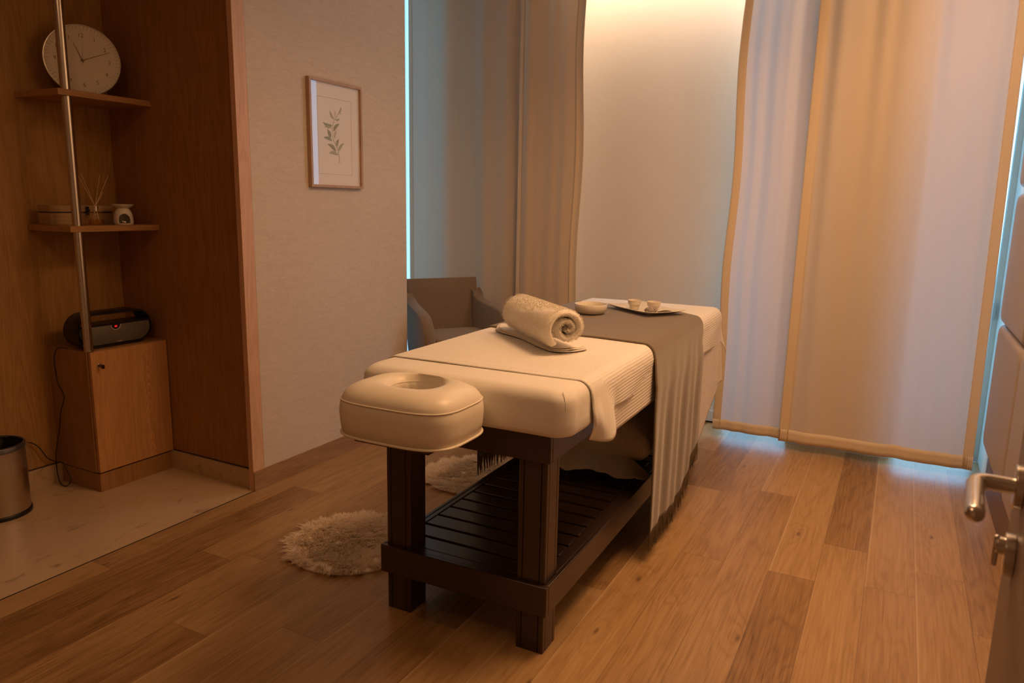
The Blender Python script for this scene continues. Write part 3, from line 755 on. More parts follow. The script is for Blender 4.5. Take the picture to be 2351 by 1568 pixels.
# ------------------------------------------------------------------ massage table (local frame about its centre)
TC = (-1.204, 2.980, 0); TR = math.radians(.8)
tb = thing('massage_table', 'dark brown wooden massage table with slatted lower shelf', 'massage table', TC, TR)
HX, Y0, Y1 = .3185, -1.055, 1.045
def legsec(w=.0485, g=.030, d=.0045, gw=.0018):
    """square post outline with two grooves per face"""
    pts = []
    for k in range(4):
        a = k*PI/2
        base = [(w, -w+.003), (w, -g-gw), (w-d, -g), (w, -g+gw), (w, g-gw), (w-d, g), (w, g+gw), (w, w-.003)]
        pts += [(x*cos(a)-y*sin(a), x*sin(a)+y*cos(a)) for x, y in base]
    return pts
for sx in (-1, 1):
    for yy in (Y0+.018+.0485, Y1-.018-.0485):
        cx = sx*(HX-.016-.0485); L = [[(cx+x, yy+y, z) for x, y in legsec()] for z in (.0, .70)]
        MB().loops(L).build('leg', m_dark_wood, tb, 30)
rz0, rz1 = .140, .241
for nm, a in (('lower_rail', (-HX, HX, Y0, Y0+.018)), ('lower_rail', (-HX, HX, Y1-.018, Y1)), ('lower_rail', (HX-.016, HX, Y0+.018, Y1-.018)), ('lower_rail', (-HX, -HX+.016, Y0+.018, Y1-.018))):
    box(nm, *a, rz0, rz1, m_dark_wood, tb, .003)
m = MB()   # flat ledge around the slats
for a in ((-HX+.016, HX-.016, Y0+.018, Y0+.05), (-HX+.016, HX-.016, Y1-.05, Y1-.018), (HX-.055, HX-.016, Y0+.05, Y1-.05), (-HX+.016, -HX+.035, Y0+.05, Y1-.05)): m.box(*a, rz1-.03, rz1-.0015)
m.build('shelf_ledge', m_dark_wood, tb, 40, .0015)
m = MB(); y = Y0+.053; 
while y < Y1-.10:
    m.box(-HX+.037, HX-.057, y, y+.0765, rz1-.024, rz1-.003); y += .0895
m.build('slatted_shelf', m_dark_wood, tb, 40, .003)
m = MB()
for x0, x1 in ((-HX+.05, -HX+.09), (-.02, .02), (HX-.10, HX-.06)): m.box(x0, x1, Y0+.02, Y1-.02, rz0+.01, rz1-.026)
m.build('shelf_bearer', m_dark_wood, tb)
for a in ((-HX, HX, Y0, Y0+.018), (-HX, HX, Y1-.018, Y1), (HX-.016, HX, Y0+.018, Y1-.018), (-HX, -HX+.016, Y0+.018, Y1-.018)):
    box('apron', *a, .648, .738, m_dark_wood, tb, .003)
box('table_top_board', -HX+.002, HX-.002, Y0+.002, Y1-.002, .738, .746, m_dark_wood, tb)
MW, MY0, MY1, MZ0, MZ1 = .385, -1.085, 1.078, .746, .883
def shifted(L, cy): return [[(q[0], q[1]+cy, q[2]) for q in g] for g in L]
MB().loops(shifted(pillowbox(MW-.008, (MY1-MY0)/2-.008, MZ0, MZ1-.006, .055, .045, rb=.02), (MY0+MY1)/2)).build('mattress', m_cream, tb, 60)
# face cradle: ring cushion with a round breathing hole
fc = bpy.data.objects.new('face_cradle', None); C.objects.link(fc); fc.parent = tb; fc.location = (0, 0, .012)
fc['label'] = 'cream padded face cradle with a round hole'
FX, FY, FHX, FHY = -.054, -1.240, .201, .156
NT_, RP = 128, .105
def outer_pt(t, ins):
    """point on rounded rectangle by angle"""
    a = 2*PI*t; hx, hy, r = FHX-ins, FHY-ins, max(.02, RP-ins*.8); cx_, cy2 = cos(a), sin(a)
    n_ = 3.6
    k = (abs(cx_/hx)**n_+abs(cy2/hy)**n_)**(-1/n_); return Vector((cx_*k, cy2*k))
HC = Vector((.0, .02)); RH = .078
def in_pt(t, r): a = 2*PI*t; return HC+Vector((cos(a)*r*.98, sin(a)*r*1.0))
L = []
z0f, z1f = .736, .884
def ring(fn): L.append([(FX+fn(t)[0], FY+fn(t)[1], fn(t)[2]) for t in [k/NT_ for k in range(NT_)]])
ring(lambda t: (*in_pt(t, RH*.92), z0f)); ring(lambda t: (*(outer_pt(t, .012)), z0f))
for ins, z in ((.006, z0f+.004), (.002, .77), (.0, .805), (.003, .832), (.0065, .838), (.007, .842), (.011, .852), (.022, .866), (.040, .877), (.058, .883)):
    ring(lambda t, ins=ins, z=z: (*(outer_pt(t, ins)), z))
for s_, z in ((.25, .886), (.5, .886), (.75, .882), (.92, .872)):
    ring(lambda t, s_=s_, z=z: (*(outer_pt(t, .058)*(1-s_)+in_pt(t, RH*1.06)*s_), z))
for r, z in ((1.0, .862), (.97, .85), (.955, .82), (.95, .78), (.94, .74), (.92, z0f)):
    ring(lambda t, r=r, z=z: (*in_pt(t, RH*r*(1-.030*(.5+.5*sin(t*2*PI*17+sin(t*20)))*min(1, (.872-z)/.03))), z))
o = MB().loops(L, False, False).build('cushion', m_cream, fc, 65)
def loop_tube(fn, r, name, mat, n=160):
    pts = [fn(k/n) for k in range(n)]; v = []
    for i, p in enumerate(pts):
        d = (pts[(i+1) % n]-pts[i-1]).normalized(); x = Vector((0, 0, 1)); y = d.cross(x).normalized()
        v += [p+(x*cos(2*PI*k/8)+y*sin(2*PI*k/8))*r for k in range(8)]
    f = [(i*8+k, i*8+(k+1) % 8, ((i+1) % n)*8+(k+1) % 8, ((i+1) % n)*8+k) for i in range(n) for k in range(8)]
    return mesh_obj(name, v, f, mat, fc, True)
loop_tube(lambda t: Vector((FX+outer_pt(t, .0045).x, FY+outer_pt(t, .0045).y, .8385)), .0022, 'seam', m_cream)
loop_tube(lambda t: Vector((FX+outer_pt(t, .004).x, FY+outer_pt(t, .004).y, z0f+.001)), .0040, 'piping', m_cream)
loop_tube(lambda t: Vector((FX+in_pt(t, RH*1.005).x, FY+in_pt(t, RH*1.005).y, .8635)), .0013, 'hole_stitching', m_cream)
m = MB(); m.box(FX-.13, FX+.13, FY-.11, Y0+.0, .712, .7325); m.build('cradle_bracket', m_dark_wood, fc, 40, .002)

# ------------------------------------------------------------------ bedding
def placed(o): o.location = TC; o.rotation_euler = (0, 0, TR); return o
# fitted sheet: shell over the mattress with gathered lower lip
L = []; n = 20; hx, hy = MW, (MY1-MY0)/2
def fs(ins, z, wv=0.0):
    g = rrect(hx-ins, hy-ins, .06-ins*.5, n); out = []
    # resample long sides for wrinkles
    pts = []
    for i in range(len(g)):
        a, b_ = Vector(g[i]), Vector(g[(i+1) % len(g)]); k = max(1, int((b_-a).length/.02))
        pts += [a+(b_-a)*j/k for j in range(k)]
    return pts
base_pts = fs(0, 0)
def fsl(ins, z, wv=0, zv=0):
    out = []; s = 0
    for i, p in enumerate(base_pts):
        q = base_pts[i-1]; s += (p-q).length
        sc = Vector((p.x*(1-ins/hx), p.y*(1-ins/hy)))
        d = wv*wob(s*1.0, 16, 3); out.append((sc.x+d*(p.x/hx), sc.y+d*(p.y/hy)+(MY0+MY1)/2, z+zv*wob(s, 7, 1)))
    return out
L = [fsl(.03, MZ0-.002, 0), fsl(.012, MZ0-.006, .002), fsl(.002, MZ0-.001, .003, .003), fsl(-.003, MZ0+.012, .0035, .005), fsl(-.002, MZ0+.04, .002, .002), fsl(-.001, MZ0+.07, .0012), fsl(0, MZ1-.05, .0008)]
for k in range(1, 7):
    a = k/6*PI/2; L.append(fsl(.045*(1-cos(a)), MZ1-.045+.045*sin(a), .0004))
for t in (.12, .3, .5, .75): L.append(fsl(hx*t if t < .12 else .045+(hx-.05)*t, MZ1-.0004))
o = MB().loops(L, False, True).build('fitted_sheet', m_sheet, None, 60)
o_fit = o; placed(o); tag(o, 'plain cream fitted sheet covering the massage table mattress', 'sheet')

def fold(a, b, zt, hw, yf, r, flare=.10, corner=.14, wave=0.0, seed=0, dmax=9.0):
    """map flat cloth coords (a across, b along) onto the mattress, hanging past the right/left and far edges"""
    sx = 1 if a >= 0 else -1
    ex = max(0, abs(a)-(hw-r)); ey = max(0, b-(yf-r)); d = math.hypot(ex, ey)
    if ex > 0 and ey > 0: d = min(d, dmax)
    if d < 1e-9: return Vector((a, b, zt))
    _h = math.hypot(ex, ey); ux, uy = ex/_h, ey/_h
    if d < r*PI/2: R, dz = r*sin(d/r), r*(1-cos(d/r))
    else:
        h = d-r*PI/2; k = 2*ux*uy
        wv = wave*min(1, h/.12)*wob((b if ux > uy else a)*1.0, 9, seed)
        R = r+.002+h*flare*.12+k*k*corner*h+wv; dz = r+h*math.sqrt(max(.1, 1-(k*k*corner)**2))
    return Vector((sx*(min(abs(a), hw-r)+ux*R), min(b, yf-r)+uy*R, zt-dz))
def sheet(name, mat, label, cat, AL, AR, B0, B1, zt, off, na, nb, th, r=.048, flare=.1, corner=.14, wave=.01, seed=0, post=None, dmax=9.0):
    """AL/AR: functions b-> flat extents to the left/right; B0/B1: functions of s in [0,1] across"""
    v = []; uv = []
    for j in range(nb+1):
        for i in range(na+1):
            s = i/na; t = j/nb
            b0, b1 = B0(s), B1(s); b = b0+(b1-b0)*t
            a = -AL(b)+(AL(b)+AR(b))*s
            p = fold(a, b, zt, MW+off, MY1+off, r, flare, corner, wave, seed, dmax)
            if post: p = post(a, b, s, t, p)
            v.append(p); uv.append((a if a < MW else MW+(a-MW)*(1-.9*math.exp(-((b+.87)/.075)**4)), b))
    f = [(j*(na+1)+i, j*(na+1)+i+1, (j+1)*(na+1)+i+1, (j+1)*(na+1)+i) for j in range(nb) for i in range(na)]
    o = mesh_obj(name, v, f, mat, None, True, uvs=uv); placed(o); solidify(o, th, 0); tag(o, label, cat); return o
def arc_for(hang, r=.048): return MW-r+r*PI/2+max(0, hang)   # flat half-width for a given drop below the rounded edge
def sstep(x, a, b): t = max(0, min(1, (x-a)/(b-a))); return t*t*(3-2*t)
# lower sheet: shallow on the near side, deep at the far corner
AR2 = lambda b: arc_for(.175+.455*sstep(b, -.1, .5)-.22*max(0, b-.55)/.48) if b > -.78 else arc_for(.165)
sheet('draped_sheet', m_under, 'deep cream under sheet hanging to a point at the far corner', 'sheet', lambda b: arc_for(.16), AR2, lambda s: -.80, lambda s: MY1-.048+.075+.16, MZ1+.0012, .0035, 110, 150, .0015, corner=.10, wave=.002, seed=4, dmax=.47)
# corner seam with a pinched gather at the near right corner
m = MB(); a = -PI/4; cx0, cy0 = MW-.06, (MY0+MY1)/2-(hy-.06)
pts = [(cx0+.0595*cos(a), cy0+.0595*sin(a), z) for z in (.752, .78, .81, .838)]
pts += [(cx0+.052*cos(a), cy0+.052*sin(a), .862), (cx0+.036*cos(a), cy0+.036*sin(a), .878)]
m.tube(spline(pts, 4), .0011, 8)
sm = m.build('corner_seam', m_sheet, o_fit, 80)
# ribbed cover sheet
def AR1(b):
    h = .120+.010*wob(b, 6, 2)
    h += .062*math.exp(-((b+.86)/.10)**2) - .03 + .05*(b+.78)*(1-sstep(b, .0, .5))
    h += .05*sstep(b, .1, .6)
    return arc_for(h)
def post1(a, b, s, t, p):
    hw = MW+.007
    if a > hw:      # loose near corner twists outwards
        k = math.exp(-((b+.80)/.07)**2); h = max(0, (MZ1-p.z-.05))
        p.x += k*h*.35; p.y -= .05*h*math.exp(-((b+.88)/.06)**2)
        k2 = math.exp(-((b+.70)/.035)**2); p.x -= k2*h*.10
        p.z -= .10*h*k*2.0
        k3 = math.exp(-((b+.885)/.03)**2); p.x += k3*h*.25*sin(h*30)
        # side swags
        p.x += .005*sin((b*9)+(h*16))*min(1, h/.05)*sstep(b, -.75, -.5)
    elif abs(a) < hw-.05: p.z += .0012*wob(b*1.0+a*.3, 12, 1)+.001*wob(a*1.0, 9, 2)
    if t < .013: p.z -= .0016
    return p
sheet('ribbed_cover_sheet', m_rib, 'white ribbed cover sheet spread over the massage table', 'sheet', lambda b: arc_for(.10), AR1, lambda s: -.925+.012*s, lambda s: MY1-.048+.075+.12, MZ1+.0042, .006, 130, 170, .003, corner=.20, wave=.004, seed=2, post=post1)
# taupe throw
bl_y = lambda Y: Y-2.98
def near_t(s): return bl_y(2.765)+.012*wob(s*3, 2)-.07*sstep(s, .5, .8)
def far_t(s):
    # s 0 left hem .. 1 right hem
    if s < .22: return bl_y(3.55+1.1*s)
    if s < .62: return bl_y(3.80-.1*(s-.22)/.4)
    if s < .74: return bl_y(3.70-.20*(s-.62)/.12)
    return bl_y(3.50-.02*(s-.74))
TZ = MZ1+.0095; hw = MW+.013
hangR = lambda t: .728-.15*sstep(t, .5, 1.0)
hangL = .575
def throw_pt(s, t, extra=0.0):
    b = near_t(s)+(far_t(s)-near_t(s))*t
    AL_, AR_ = arc_for(hangL), arc_for(hangR(t))
    a = -AL_+(AL_+AR_)*s
    if extra: a += extra
    p = fold(a, b, TZ, hw, 9, .05, .02, 0, 0)
    h = max(0, TZ-p.z-.05)
    if a > 0 and h > 0:
        p.x += 0.0042*sin(t*19+.6)*min(1, h/.3) + .0035*sin(t*41+h*3)*min(1, h/.35) + .016*min(1, h/.12)
        p.y += -.03*h*(t-.5)+.012*wob(h*5, 1.5)*t + h*.05*t
    elif h > 0: p.x -= .01*sin(t*17)*min(1, h/.15)+.006
    else: p.z += .0035*max(0, wob(b+a*.7, 14, 3))*(1-abs(a)/MW)
    return p, (a, b)
na, nb = 190, 60; v = []; uv = []
for j in range(nb+1):
    for i in range(na+1):
        p, q = throw_pt(i/na, j/nb); v.append(p); uv.append(q)
f = [(j*(na+1)+i, j*(na+1)+i+1, (j+1)*(na+1)+i+1, (j+1)*(na+1)+i) for j in range(nb) for i in range(na)]
th = thing('fringed_throw', 'taupe fringed throw blanket laid across the massage table', 'blanket', TC, TR)
o = mesh_obj('woven_cloth', v, f, m_throw, th, True, uvs=uv); solidify(o, .005, 0)
m_fr2 = plain('throw_yarn', (.165, .122, .078), .9, nscale=300, bs=.3)
for s_end, nm in ((1, 'fringe'), (0, 'fringe')):
    m = MB(); NF = 92 if s_end else 80
    for k in range(NF):
        t = (k+.5)/NF; p, _ = throw_pt(s_end, t); L_f = .078+.014*rnd.random(); dx = (rnd.random()-.5)*.012; dy = (rnd.random()-.5)*.016
        for q in (-1, 1):
            pts = [p+Vector((0, q*.0015, .004)), p+Vector((dx*.3+.002*q, dy*.3, -L_f*.4)), p+Vector((dx*.8, dy*.8, -L_f*.8)), p+Vector((dx, dy, -L_f))]
            m.tube(pts, .0014, 5, rfn=lambda u: .0022-.0009*u)
    o = m.build(nm, m_fr2, th, 80); o['kind'] = 'stuff'

# ------------------------------------------------------------------ rolled towel on a folded cloth
ZB = MZ1+.0105
ctr = Vector((-1.200, 2.545)); ax = Vector((.74, -.67)).normalized(); ang = math.atan2(ax.y, ax.x)
tw = thing('rolled_towel', 'thick white terry towel rolled up on the massage table', 'towel', (ctr.x, ctr.y, ZB+.012), ang)
RT, LT = .087, .465
# spiral cross-section extruded along local x; squashed at the bottom
def spiral(u):   # u 0 outer end .. 1 core
    a = -2.2 - u*2*PI*2.0; r = RT-.0 - (RT-.016)*u**.95; return r, a
def sec(scale=1.0, sq=1.0):
    pts = []
    n_ = 150
    for k in range(n_+1):
        u = k/n_; r, a = spiral(u); pts.append((r*scale*cos(a), r*scale*sin(a)))
    return pts
def tow(q, x, end):
    y, z = q; z = z*.93; zz = z+RT*.93
    if zz < .012: zz = .012+(zz-.012)*.2
    return (x, y*1.03, zz)
# thick spiral sheet: offset inwards
n_ = 220; TH = .029; rings = []
NXT = 40
def layer(x):
    out = []; inn = []
    e = abs(x)/(LT/2); rd = max(0, e-.93)/.07
    for k in range(n_+1):
        u = k/n_; r, a = spiral(u); th_ = TH*(1-.30*u)
        wr = .0018*wob(a*2+x*6, 1.7, 1)+.0015*wob(x*20+u*9, 1, 3)
        rin = rd*rd*.008
        out.append(((r+wr-rin)*cos(a), (r+wr-rin)*sin(a))); inn.append(((r-th_+rin+wr)*cos(a+.02), (r-th_+rin+wr)*sin(a+.02)))
    loop = out+inn[::-1]
    xx = x+.010*wob(k*.1, 1, 0)
    return [tow(q, x, 0) for q in loop]
# lens-shaped in-out offset of wound layers at the end
for i in range(NXT+1):
    x = -LT/2+LT*i/NXT
    if i in (0, NXT): pass
    rings.append(layer(x))
xs_extra = .004
m = MB().loops(rings, False, False)
# bulging end rims: quads between outer and inner edge at each end
nl = n_+1
for endi, sgn in ((0, -1), (NXT, 1)):
    R = rings[endi]; base = len(m.v); v = []; f = []
    for k in range(nl):
        o_, i_ = Vector(R[k]), Vector(R[2*nl-1-k]); bul = .006+.003*sin(k*.07)
        mid1 = o_*.8+i_*.2; mid = (o_+i_)/2; mid2 = o_*.2+i_*.8
        v += [o_, mid1+Vector((sgn*bul*.75, 0, 0)), mid+Vector((sgn*bul, 0, 0)), mid2+Vector((sgn*bul*.75, 0, 0)), i_]
    for k in range(nl-1):
        for j in range(4):
            q = (k*5+j, k*5+j+1, (k+1)*5+j+1, (k+1)*5+j); f.append(q if sgn < 0 else q[::-1])
    m.add(v, f)
tw_o = m.build('towel_roll', m_terry, tw, 80)
# terry pile: short loops standing off the outer turn and the end
m = MB(); rr = random.Random(3)
for k in range(15000):
    if rr.random() < .72:
        u = rr.random()*.40; r, a = spiral(u); x = (rr.random()-.5)*LT; q = tow((r*cos(a), r*sin(a)), x, 0); p = Vector(q); nr = Vector((0, cos(a), sin(a)))
    else:
        u = rr.random()**.8; r, a = spiral(u); w = rr.random(); th_ = TH*(1-.3*u)
        q = tow(((r-th_*w)*cos(a), (r-th_*w)*sin(a)), LT/2+.0065*sin(w*PI), 0); p = Vector(q); nr = Vector((1, .2*cos(a), .2*sin(a)))
    if p.z < .010: continue
    nr = (nr+Vector((rr.uniform(-.6, .6), rr.uniform(-.6, .6), rr.uniform(-.6, .6)))).normalized(); t1 = nr.orthogonal().normalized(); h = rr.uniform(.002, .0045); w = .0008
    m.add([p-t1*w, p+t1*w, p+nr*h+t1*w*.7, p+nr*h-t1*w*.7], [(0, 1, 2, 3)])
o = m.build('terry_pile', m_terry, tw, 80); o['kind'] = 'stuff'
# folded cloth beneath, sticking out to the near left
poly_l = [(-1.535, 2.800), (-1.455, 2.655), (-1.300, 2.560), (-1.140, 2.425), (-1.060, 2.395), (-0.995, 2.475), (-1.03, 2.56), (-1.22, 2.72), (-1.42, 2.87)]
fcx = sum(p[0] for p in poly_l)/len(poly_l); fcy = sum(p[1] for p in poly_l)/len(poly_l)
def outline(pts, n=8): return [(p.x, p.y) for p in spline([(a, b_, 0) for a, b_ in pts+[pts[0]]], n)][:-1]
ol = outline(poly_l, 7)
m = MB()
for li, (z0, z1, s_) in enumerate(((.0, .0035, 1.0), (.0045, .008, .975), (.009, .0125, .94))):
    def rg(ins, z): return [((x-fcx)*(s_-ins), (y-fcy)*(s_-ins), z+.0018*wob(x*1.0+y, 22, li)) for x, y in ol]
    m.loops([rg(.05, z0), rg(.008, z0), rg(0, (z0+z1)/2), rg(.008, z1), rg(.05, z1), rg(.5, z1)], True, True)
o = m.build('folded_towel', m_flat_towel, None, 70); o.location = (fcx, fcy, ZB+.0015)
tag(o, 'thin folded cream cloth lying under the rolled towel', 'towel')

# ------------------------------------------------------------------ bowl, tray, cups, stone, spoon on the throw
ZW = TZ+.0065
def lathe_thing(name, label, cat, loc, prof, mat, group=None, n=64):
    o = MB().lathe(prof, n).build(name, mat, None, 50); o.location = loc; tag(o, label, cat, group); return o
lathe_thing('bowl', 'round cream ceramic bowl on the taupe throw left of the tray', 'bowl', (-1.320, 3.352, ZW),
            [(.045, 0), (.064, .002), (.0755, .013), (.079, .028), (.080, .046), (.0785, .0475), (.0765, .046), (.0755, .028), (.068, .014), (.055, .007), (.02, .006)], m_ceramic)
tc_ = Vector((-1.118, 3.590)); ta = math.radians(54)
ty = thing('serving_tray', 'square cream ceramic tray with raised corners on the throw', 'tray', (tc_.x, tc_.y, ZW+.001), ta)
hx_, hy_ = .116, .178
def trl(s, z, lift=0):
    out = []
    N_ = 10
    for (ax_, ay_), (bx2, by2) in zip([(1, 1), (-1, 1), (-1, -1), (1, -1)], [(-1, 1), (-1, -1), (1, -1), (1, 1)]):
        for k in range(N_):
            t = k/N_; x = ax_+(bx2-ax_)*t; y = ay_+(by2-ay_)*t; c = (abs(x)*abs(y))**4
            out.append((x*hx_*s*(1-.008*(1-c)), y*hy_*s*(1-.008*(1-c)), z+lift*c))
    return out
MB().loops([trl(.55, 0), trl(.72, .001), trl(.98, .014, .006), trl(1.0, .0165, .006), trl(.975, .0175, .006), trl(.72, .006), trl(.4, .0055)]).build('dish', plain('tray_ceramic', (.70, .64, .54), .3, var=.02), ty, 50)
cupp = [(.019, 0), (.022, .001), (.026, .022), (.0275, .026), (.0325, .0265), (.0345, .046), (.0335, .047), (.0325, .046), (.031, .030), (.021, .006), (.004, .005)]
lathe_thing('tea_cup', 'small cream ceramic cup at the far left side of the tray', 'cup', (-1.168, 3.565, ZW+.0075), cupp, m_ceramic, 'cups on the tray')
lathe_thing('tea_cup', 'small cream ceramic cup directly behind the dark stone on the tray', 'cup', (-1.066, 3.560, ZW+.0075), cupp, m_ceramic, 'cups on the tray')
st = NB('speckled_stone'); b = st; nz = b.n('ShaderNodeTexVoronoi', {'Vector': b.coord(), 'Scale': 260.0}); nz2 = b.noise(b.coord(), 180, 3)
st = b.finish(b.bsdf(b.ramp(nz2, [(.42, (.11, .075, .06)), (.60, (.42, .34, .28))]), .5, bump=nz2, bs=.6, bd=.003))
m = MB(); L = []
for i in range(1, 16):
    a = -PI/2+PI*i/16
    L.append([(.031*cos(a)*cos(2*PI*k/28)*(1+.05*wob(k*.45+i*.3, 1)), .026*cos(a)*sin(2*PI*k/28)*(1+.05*wob(k*.45, 1.3, i*.2)), .016+.0155*sin(a)) for k in range(28)])
o = MB().loops(L).build('speckled_stone', st, None, 80); o.location = (-1.053, 3.468, ZW+.0065); tag(o, 'dark speckled massage stone at the front of the tray', 'stone')
m = MB(); pts = spline([(-.035, 0, .004), (-.01, .002, .006), (.02, .0, .008), (.04, -.003, .006)], 6)
m.tube(pts, .004, 10, rfn=lambda t: .0022+.005*sin(PI*min(1, t*1.05))**2)
o = m.build('wooden_scoop', plain('dark_scoop', (.10, .055, .03), .4), None, 80); o.location = (-0.995, 3.515, ZW+.0085); o.rotation_euler = (0, 0, .3)
tag(o, 'small dark wooden scoop lying beside the stone on the tray', 'scoop')

# ------------------------------------------------------------------ pillow on the lower shelf
def pillow(name, label, loc, rz, hx, hy, h, mat, tilt=0):
    N_ = 48; v = []; uv = []; idx = {}
    t = thing(name, label, 'pillow', loc, rz)
    for side in (1, -1):
        for j in range(N_+1):
            for i in range(N_+1):
                x, y = 2*i/N_-1, 2*j/N_-1
                e = (1-abs(x)**2.6)*(1-abs(y)**2.6); z = h/2*(e**.42 if e > 0 else 0)
                pinch = 1-.10*(1-abs(x)**1.2)*(abs(y)**3)*0-.06*(1-y*y)*abs(x)**4-.06*(1-x*x)*abs(y)**4
                wr = .006*wob(x*5+y*3, 2.2, 1)*min(1, e*3)+.010*wob(math.atan2(y, x)*6, 1.0, 2)*max(0, abs(x*y)-.15)
                v.append((x*hx*pinch, y*hy*pinch, side*z*(1 if side > 0 else .85)+wr+h*.43)); uv.append((x*hx, y*hy))
    M_ = (N_+1)**2; f = []
    for j in range(N_):
        for i in range(N_):
            a = j*(N_+1)+i; q = (a, a+1, a+N_+2, a+N_+1); f.append(q); f.append(tuple(M_+k for k in q[::-1]))
    me = mesh_obj('pillowcase', v, f, mat, t, True, uvs=uv)
    bm = bmesh.new(); bm.from_mesh(me.data); bmesh.ops.remove_doubles(bm, verts=bm.verts, dist=.0004); bm.to_mesh(me.data); bm.free()
    return t
m_pc = cloth('pillowcase', (.88, .80, .70), uv=True, ribs=.014, weave=900)
pw = pillow('pillow', 'pillow in a ribbed pillowcase lying on the slatted lower shelf', (-1.185, 3.30, .243), math.radians(4), .30, .38, .37, m_pc)
# open hem flap of the pillowcase at the near end
v = []; uv = []; NA, NBf = 60, 14
for j in range(NBf+1):
    for i in range(NA+1):
        s = i/NA*2-1; t = j/NBf
        x = s*.285*(1-.04*t); y = -.315-.105*t
        zt_ = .115*(1-abs(s)**3)*(1-t)**.8+.018*t+.018*sin(s*9+2)*t*(1-t)*2+.012
        v.append((x, y+.012*sin(s*7), zt_+.010*wob(s*4, 2)*t*(1 if abs(s) < .9 else .3))); uv.append((x, y))
f = [(j*(NA+1)+i, j*(NA+1)+i+1, (j+1)*(NA+1)+i+1, (j+1)*(NA+1)+i) for j in range(NBf) for i in range(NA)]
o = mesh_obj('case_flap', v, f, cloth('pillowcase_plain', (.85, .77, .68), weave=900), pw, True, uvs=uv); solidify(o, .003, 1)

# ------------------------------------------------------------------ round shaggy rugs
m_rugb = plain('rug_backing', (.85, .74, .62), .9)
m_shag = cloth('rug_shag', (.98, .86, .72), weave=60, trans=.5, tcol=(1, .90, .74), bs=0, sheen=.2)
def rug(label, cx, cy, R, seed):
    t = thing('round_rug', label, 'rug', (cx, cy, 0), 0, 'round white shaggy rugs')
    MB().lathe([(R, .0005), (R+.001, .004), (R, .008)], 90).build('backing', m_rugb, t, 50)
    rr = random.Random(seed); v = []; f = []
    for c in range(950):
        r0 = R*math.sqrt(rr.random())*.985; a0 = rr.random()*2*PI; cx0, cy0 = r0*cos(a0), r0*sin(a0)
        fa = 2.6*wob(cx0, 9, seed)+2.2*wob(cy0, 8, seed+2)+rr.uniform(-.5, .5); out_ = max(0, r0/R-.72)/.28
        dx = cos(fa)*(1-out_)+cos(a0)*out_*1.3; dy = sin(fa)*(1-out_)+sin(a0)*out_*1.3
        lean = rr.uniform(.8, 1.4); Lc = rr.uniform(.019, .028)
        tip = (cx0+dx*lean*Lc, cy0+dy*lean*Lc, .008+Lc*(.95-.40*lean))
        for k in range(16):
            x, y = cx0+rr.gauss(0, .011), cy0+rr.gauss(0, .011)
            if math.hypot(x, y) > R: continue
            w = .0019; L_ = rr.uniform(.85, 1.1); px, py = -dy*w, dx*w
            p2 = (tip[0]+rr.gauss(0, .011), tip[1]+rr.gauss(0, .011), tip[2]*L_+rr.uniform(-.002, .002))
            p0 = (x, y, .006); p1 = (x+(p2[0]-x)*.38, y+(p2[1]-y)*.38, .006+(p2[2]-.006)*.68)
            b0 = len(v)
            for (q, s_) in ((p0, 1.2), (p1, 1.0)):
                v += [(q[0]-px*s_, q[1]-py*s_, q[2]), (q[0]+px*s_, q[1]+py*s_, q[2]), (q[0]+dx*w*s_, q[1]+dy*w*s_, q[2]+.001)]
            v.append(p2)
            for j in range(3): f.append((b0+j, b0+(j+1) % 3, b0+3+(j+1) % 3, b0+3+j)); f.append((b0+3+j, b0+3+(j+1) % 3, b0+6))
    o = mesh_obj('shag_pile', v, f, m_shag, t, False); o['kind'] = 'stuff'
    return t
r1_ = rug('round white shaggy rug left of the massage table, nearer the camera', -1.915, 2.262, .272, 3)
r2_ = rug('round white shaggy rug farther back, seen between the table legs', -1.875, 3.195, .262, 5)
o = MB().box(-.022, .022, -.010, .010, 0, .0006).build('care_tag', plain('tag_cloth', (.85, .8, .75), .8), r1_)
o.location = (.145, .255, .012); o.rotation_euler = (.25, 0, -.5)

# ------------------------------------------------------------------ armchair
ca = math.radians(34); dv = Vector((sin(ca), cos(ca), 0)); nv = Vector((cos(ca), -sin(ca), 0))
BR = Vector((-2.618, 4.452, 0)); WCH = .52
cc = BR - dv*(WCH/2+.0) + nv*.26
ac = thing('armchair', 'grey upholstered armchair in the corner behind the massage table', 'armchair', (cc.x, cc.y, 0), -ca)
# local: x = facing (nv), y = dv (to the chair's right seen from camera)
def rot_ok(): pass
hw_ = WCH/2
def slab(name, quads, mat, th_n=None):
    pass
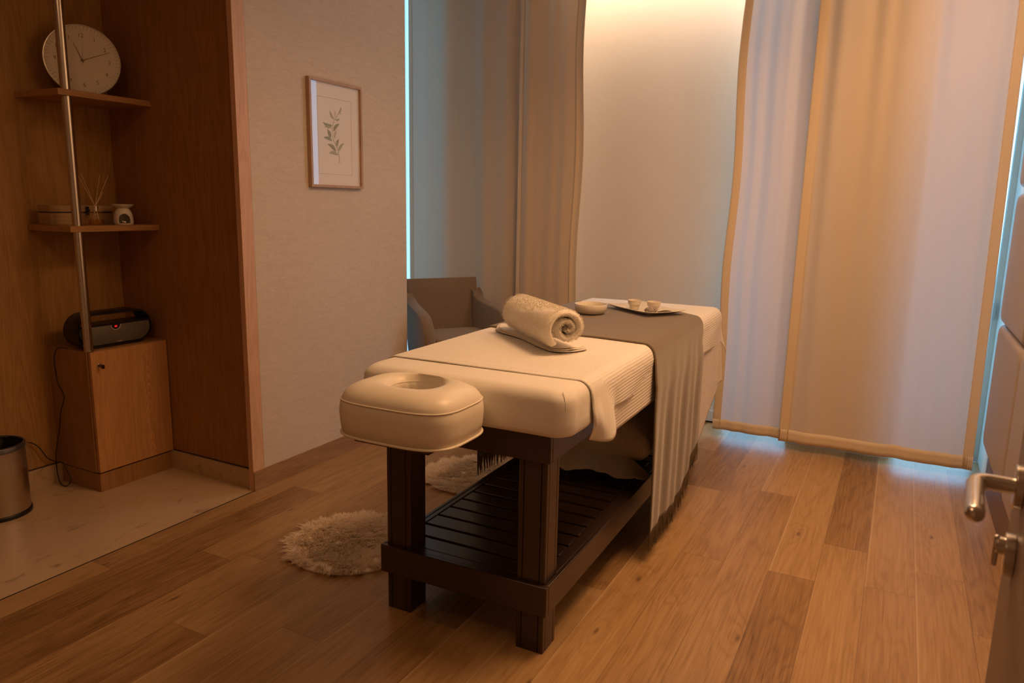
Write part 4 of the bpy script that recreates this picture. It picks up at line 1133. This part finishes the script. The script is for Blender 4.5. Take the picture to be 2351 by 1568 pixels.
# backrest: tilted slab
m = MB(); L = []
for k in range(13):
    t = k/12; z = .40+.515*t; x0 = -.215-.055*t; th_ = .055-.018*t; w = hw_-.012+.0*t
    if k == 12: th_ *= .6; z -= .004
    r = rrect(th_/2, w+.012, .016, 4, x0, 0); L.append([(x, y, z) for x, y in r])
MB().loops(L).build('backrest', m_chair, ac, 60, 0)
for sy in (-1, 1):
    # side profile in (x,z)
    top = spline([(-.265, .835, 0), (-.225, .805, 0), (-.16, .775, 0), (-.06, .755, 0), (.06, .740, 0), (.155, .71, 0), (.205, .65, 0), (.230, .56, 0), (.240, .40, 0)], 5)
    prof = [(p.x, p.y) for p in top]+[(.205, .36), (-.18, .36), (-.235, .45), (-.25, .60)]
    L = []
    cxp = sum(p[0] for p in prof)/len(prof); czp = sum(p[1] for p in prof)/len(prof)
    for off_, ins in ((-.036, .012), (-.026, .003), (0, 0), (.026, .003), (.036, .012)):
        g = []
        for i, (x, z) in enumerate(prof):
            a, b_ = Vector(prof[i-1]), Vector(prof[(i+1) % len(prof)]); d = (b_-a).normalized(); nn = Vector((-d.y, d.x))
            if (Vector((x, z))-Vector((cxp, czp))).dot(nn) > 0: nn = -nn
            q = Vector((x, z))+nn*ins; flare = .02*max(0, (z-.4)/.4)+.10*max(0, x+.25)-.03
            g.append((q.x, sy*(hw_-.005+off_*sy*sy+flare), q.y))
        L.append(g)
    if sy > 0: L = [g[::-1] for g in L]
    MB().loops(L).build('armrest', m_chair, ac, 50)
L = pillowbox(.215, hw_-.028, .0, .10, .05, .03, crown=.022)
MB().loops([[(x+.015, y, z+.475) for x, y, z in g] for g in L]).build('seat', m_chair, ac, 60)
box('seat_base', -.22, .20, -hw_+.02, hw_-.02, .36, .476, m_chair, ac, .012)
for x, y in ((.19, hw_-.05), (.19, -hw_+.05), (-.2, hw_-.05), (-.2, -hw_+.05)):
    MB().tube([(x*1.08, y*1.05, 0), (x, y, .37)], .017, 14, rfn=lambda t: .011+.009*t).build('leg', m_dark_wood, ac, 50)
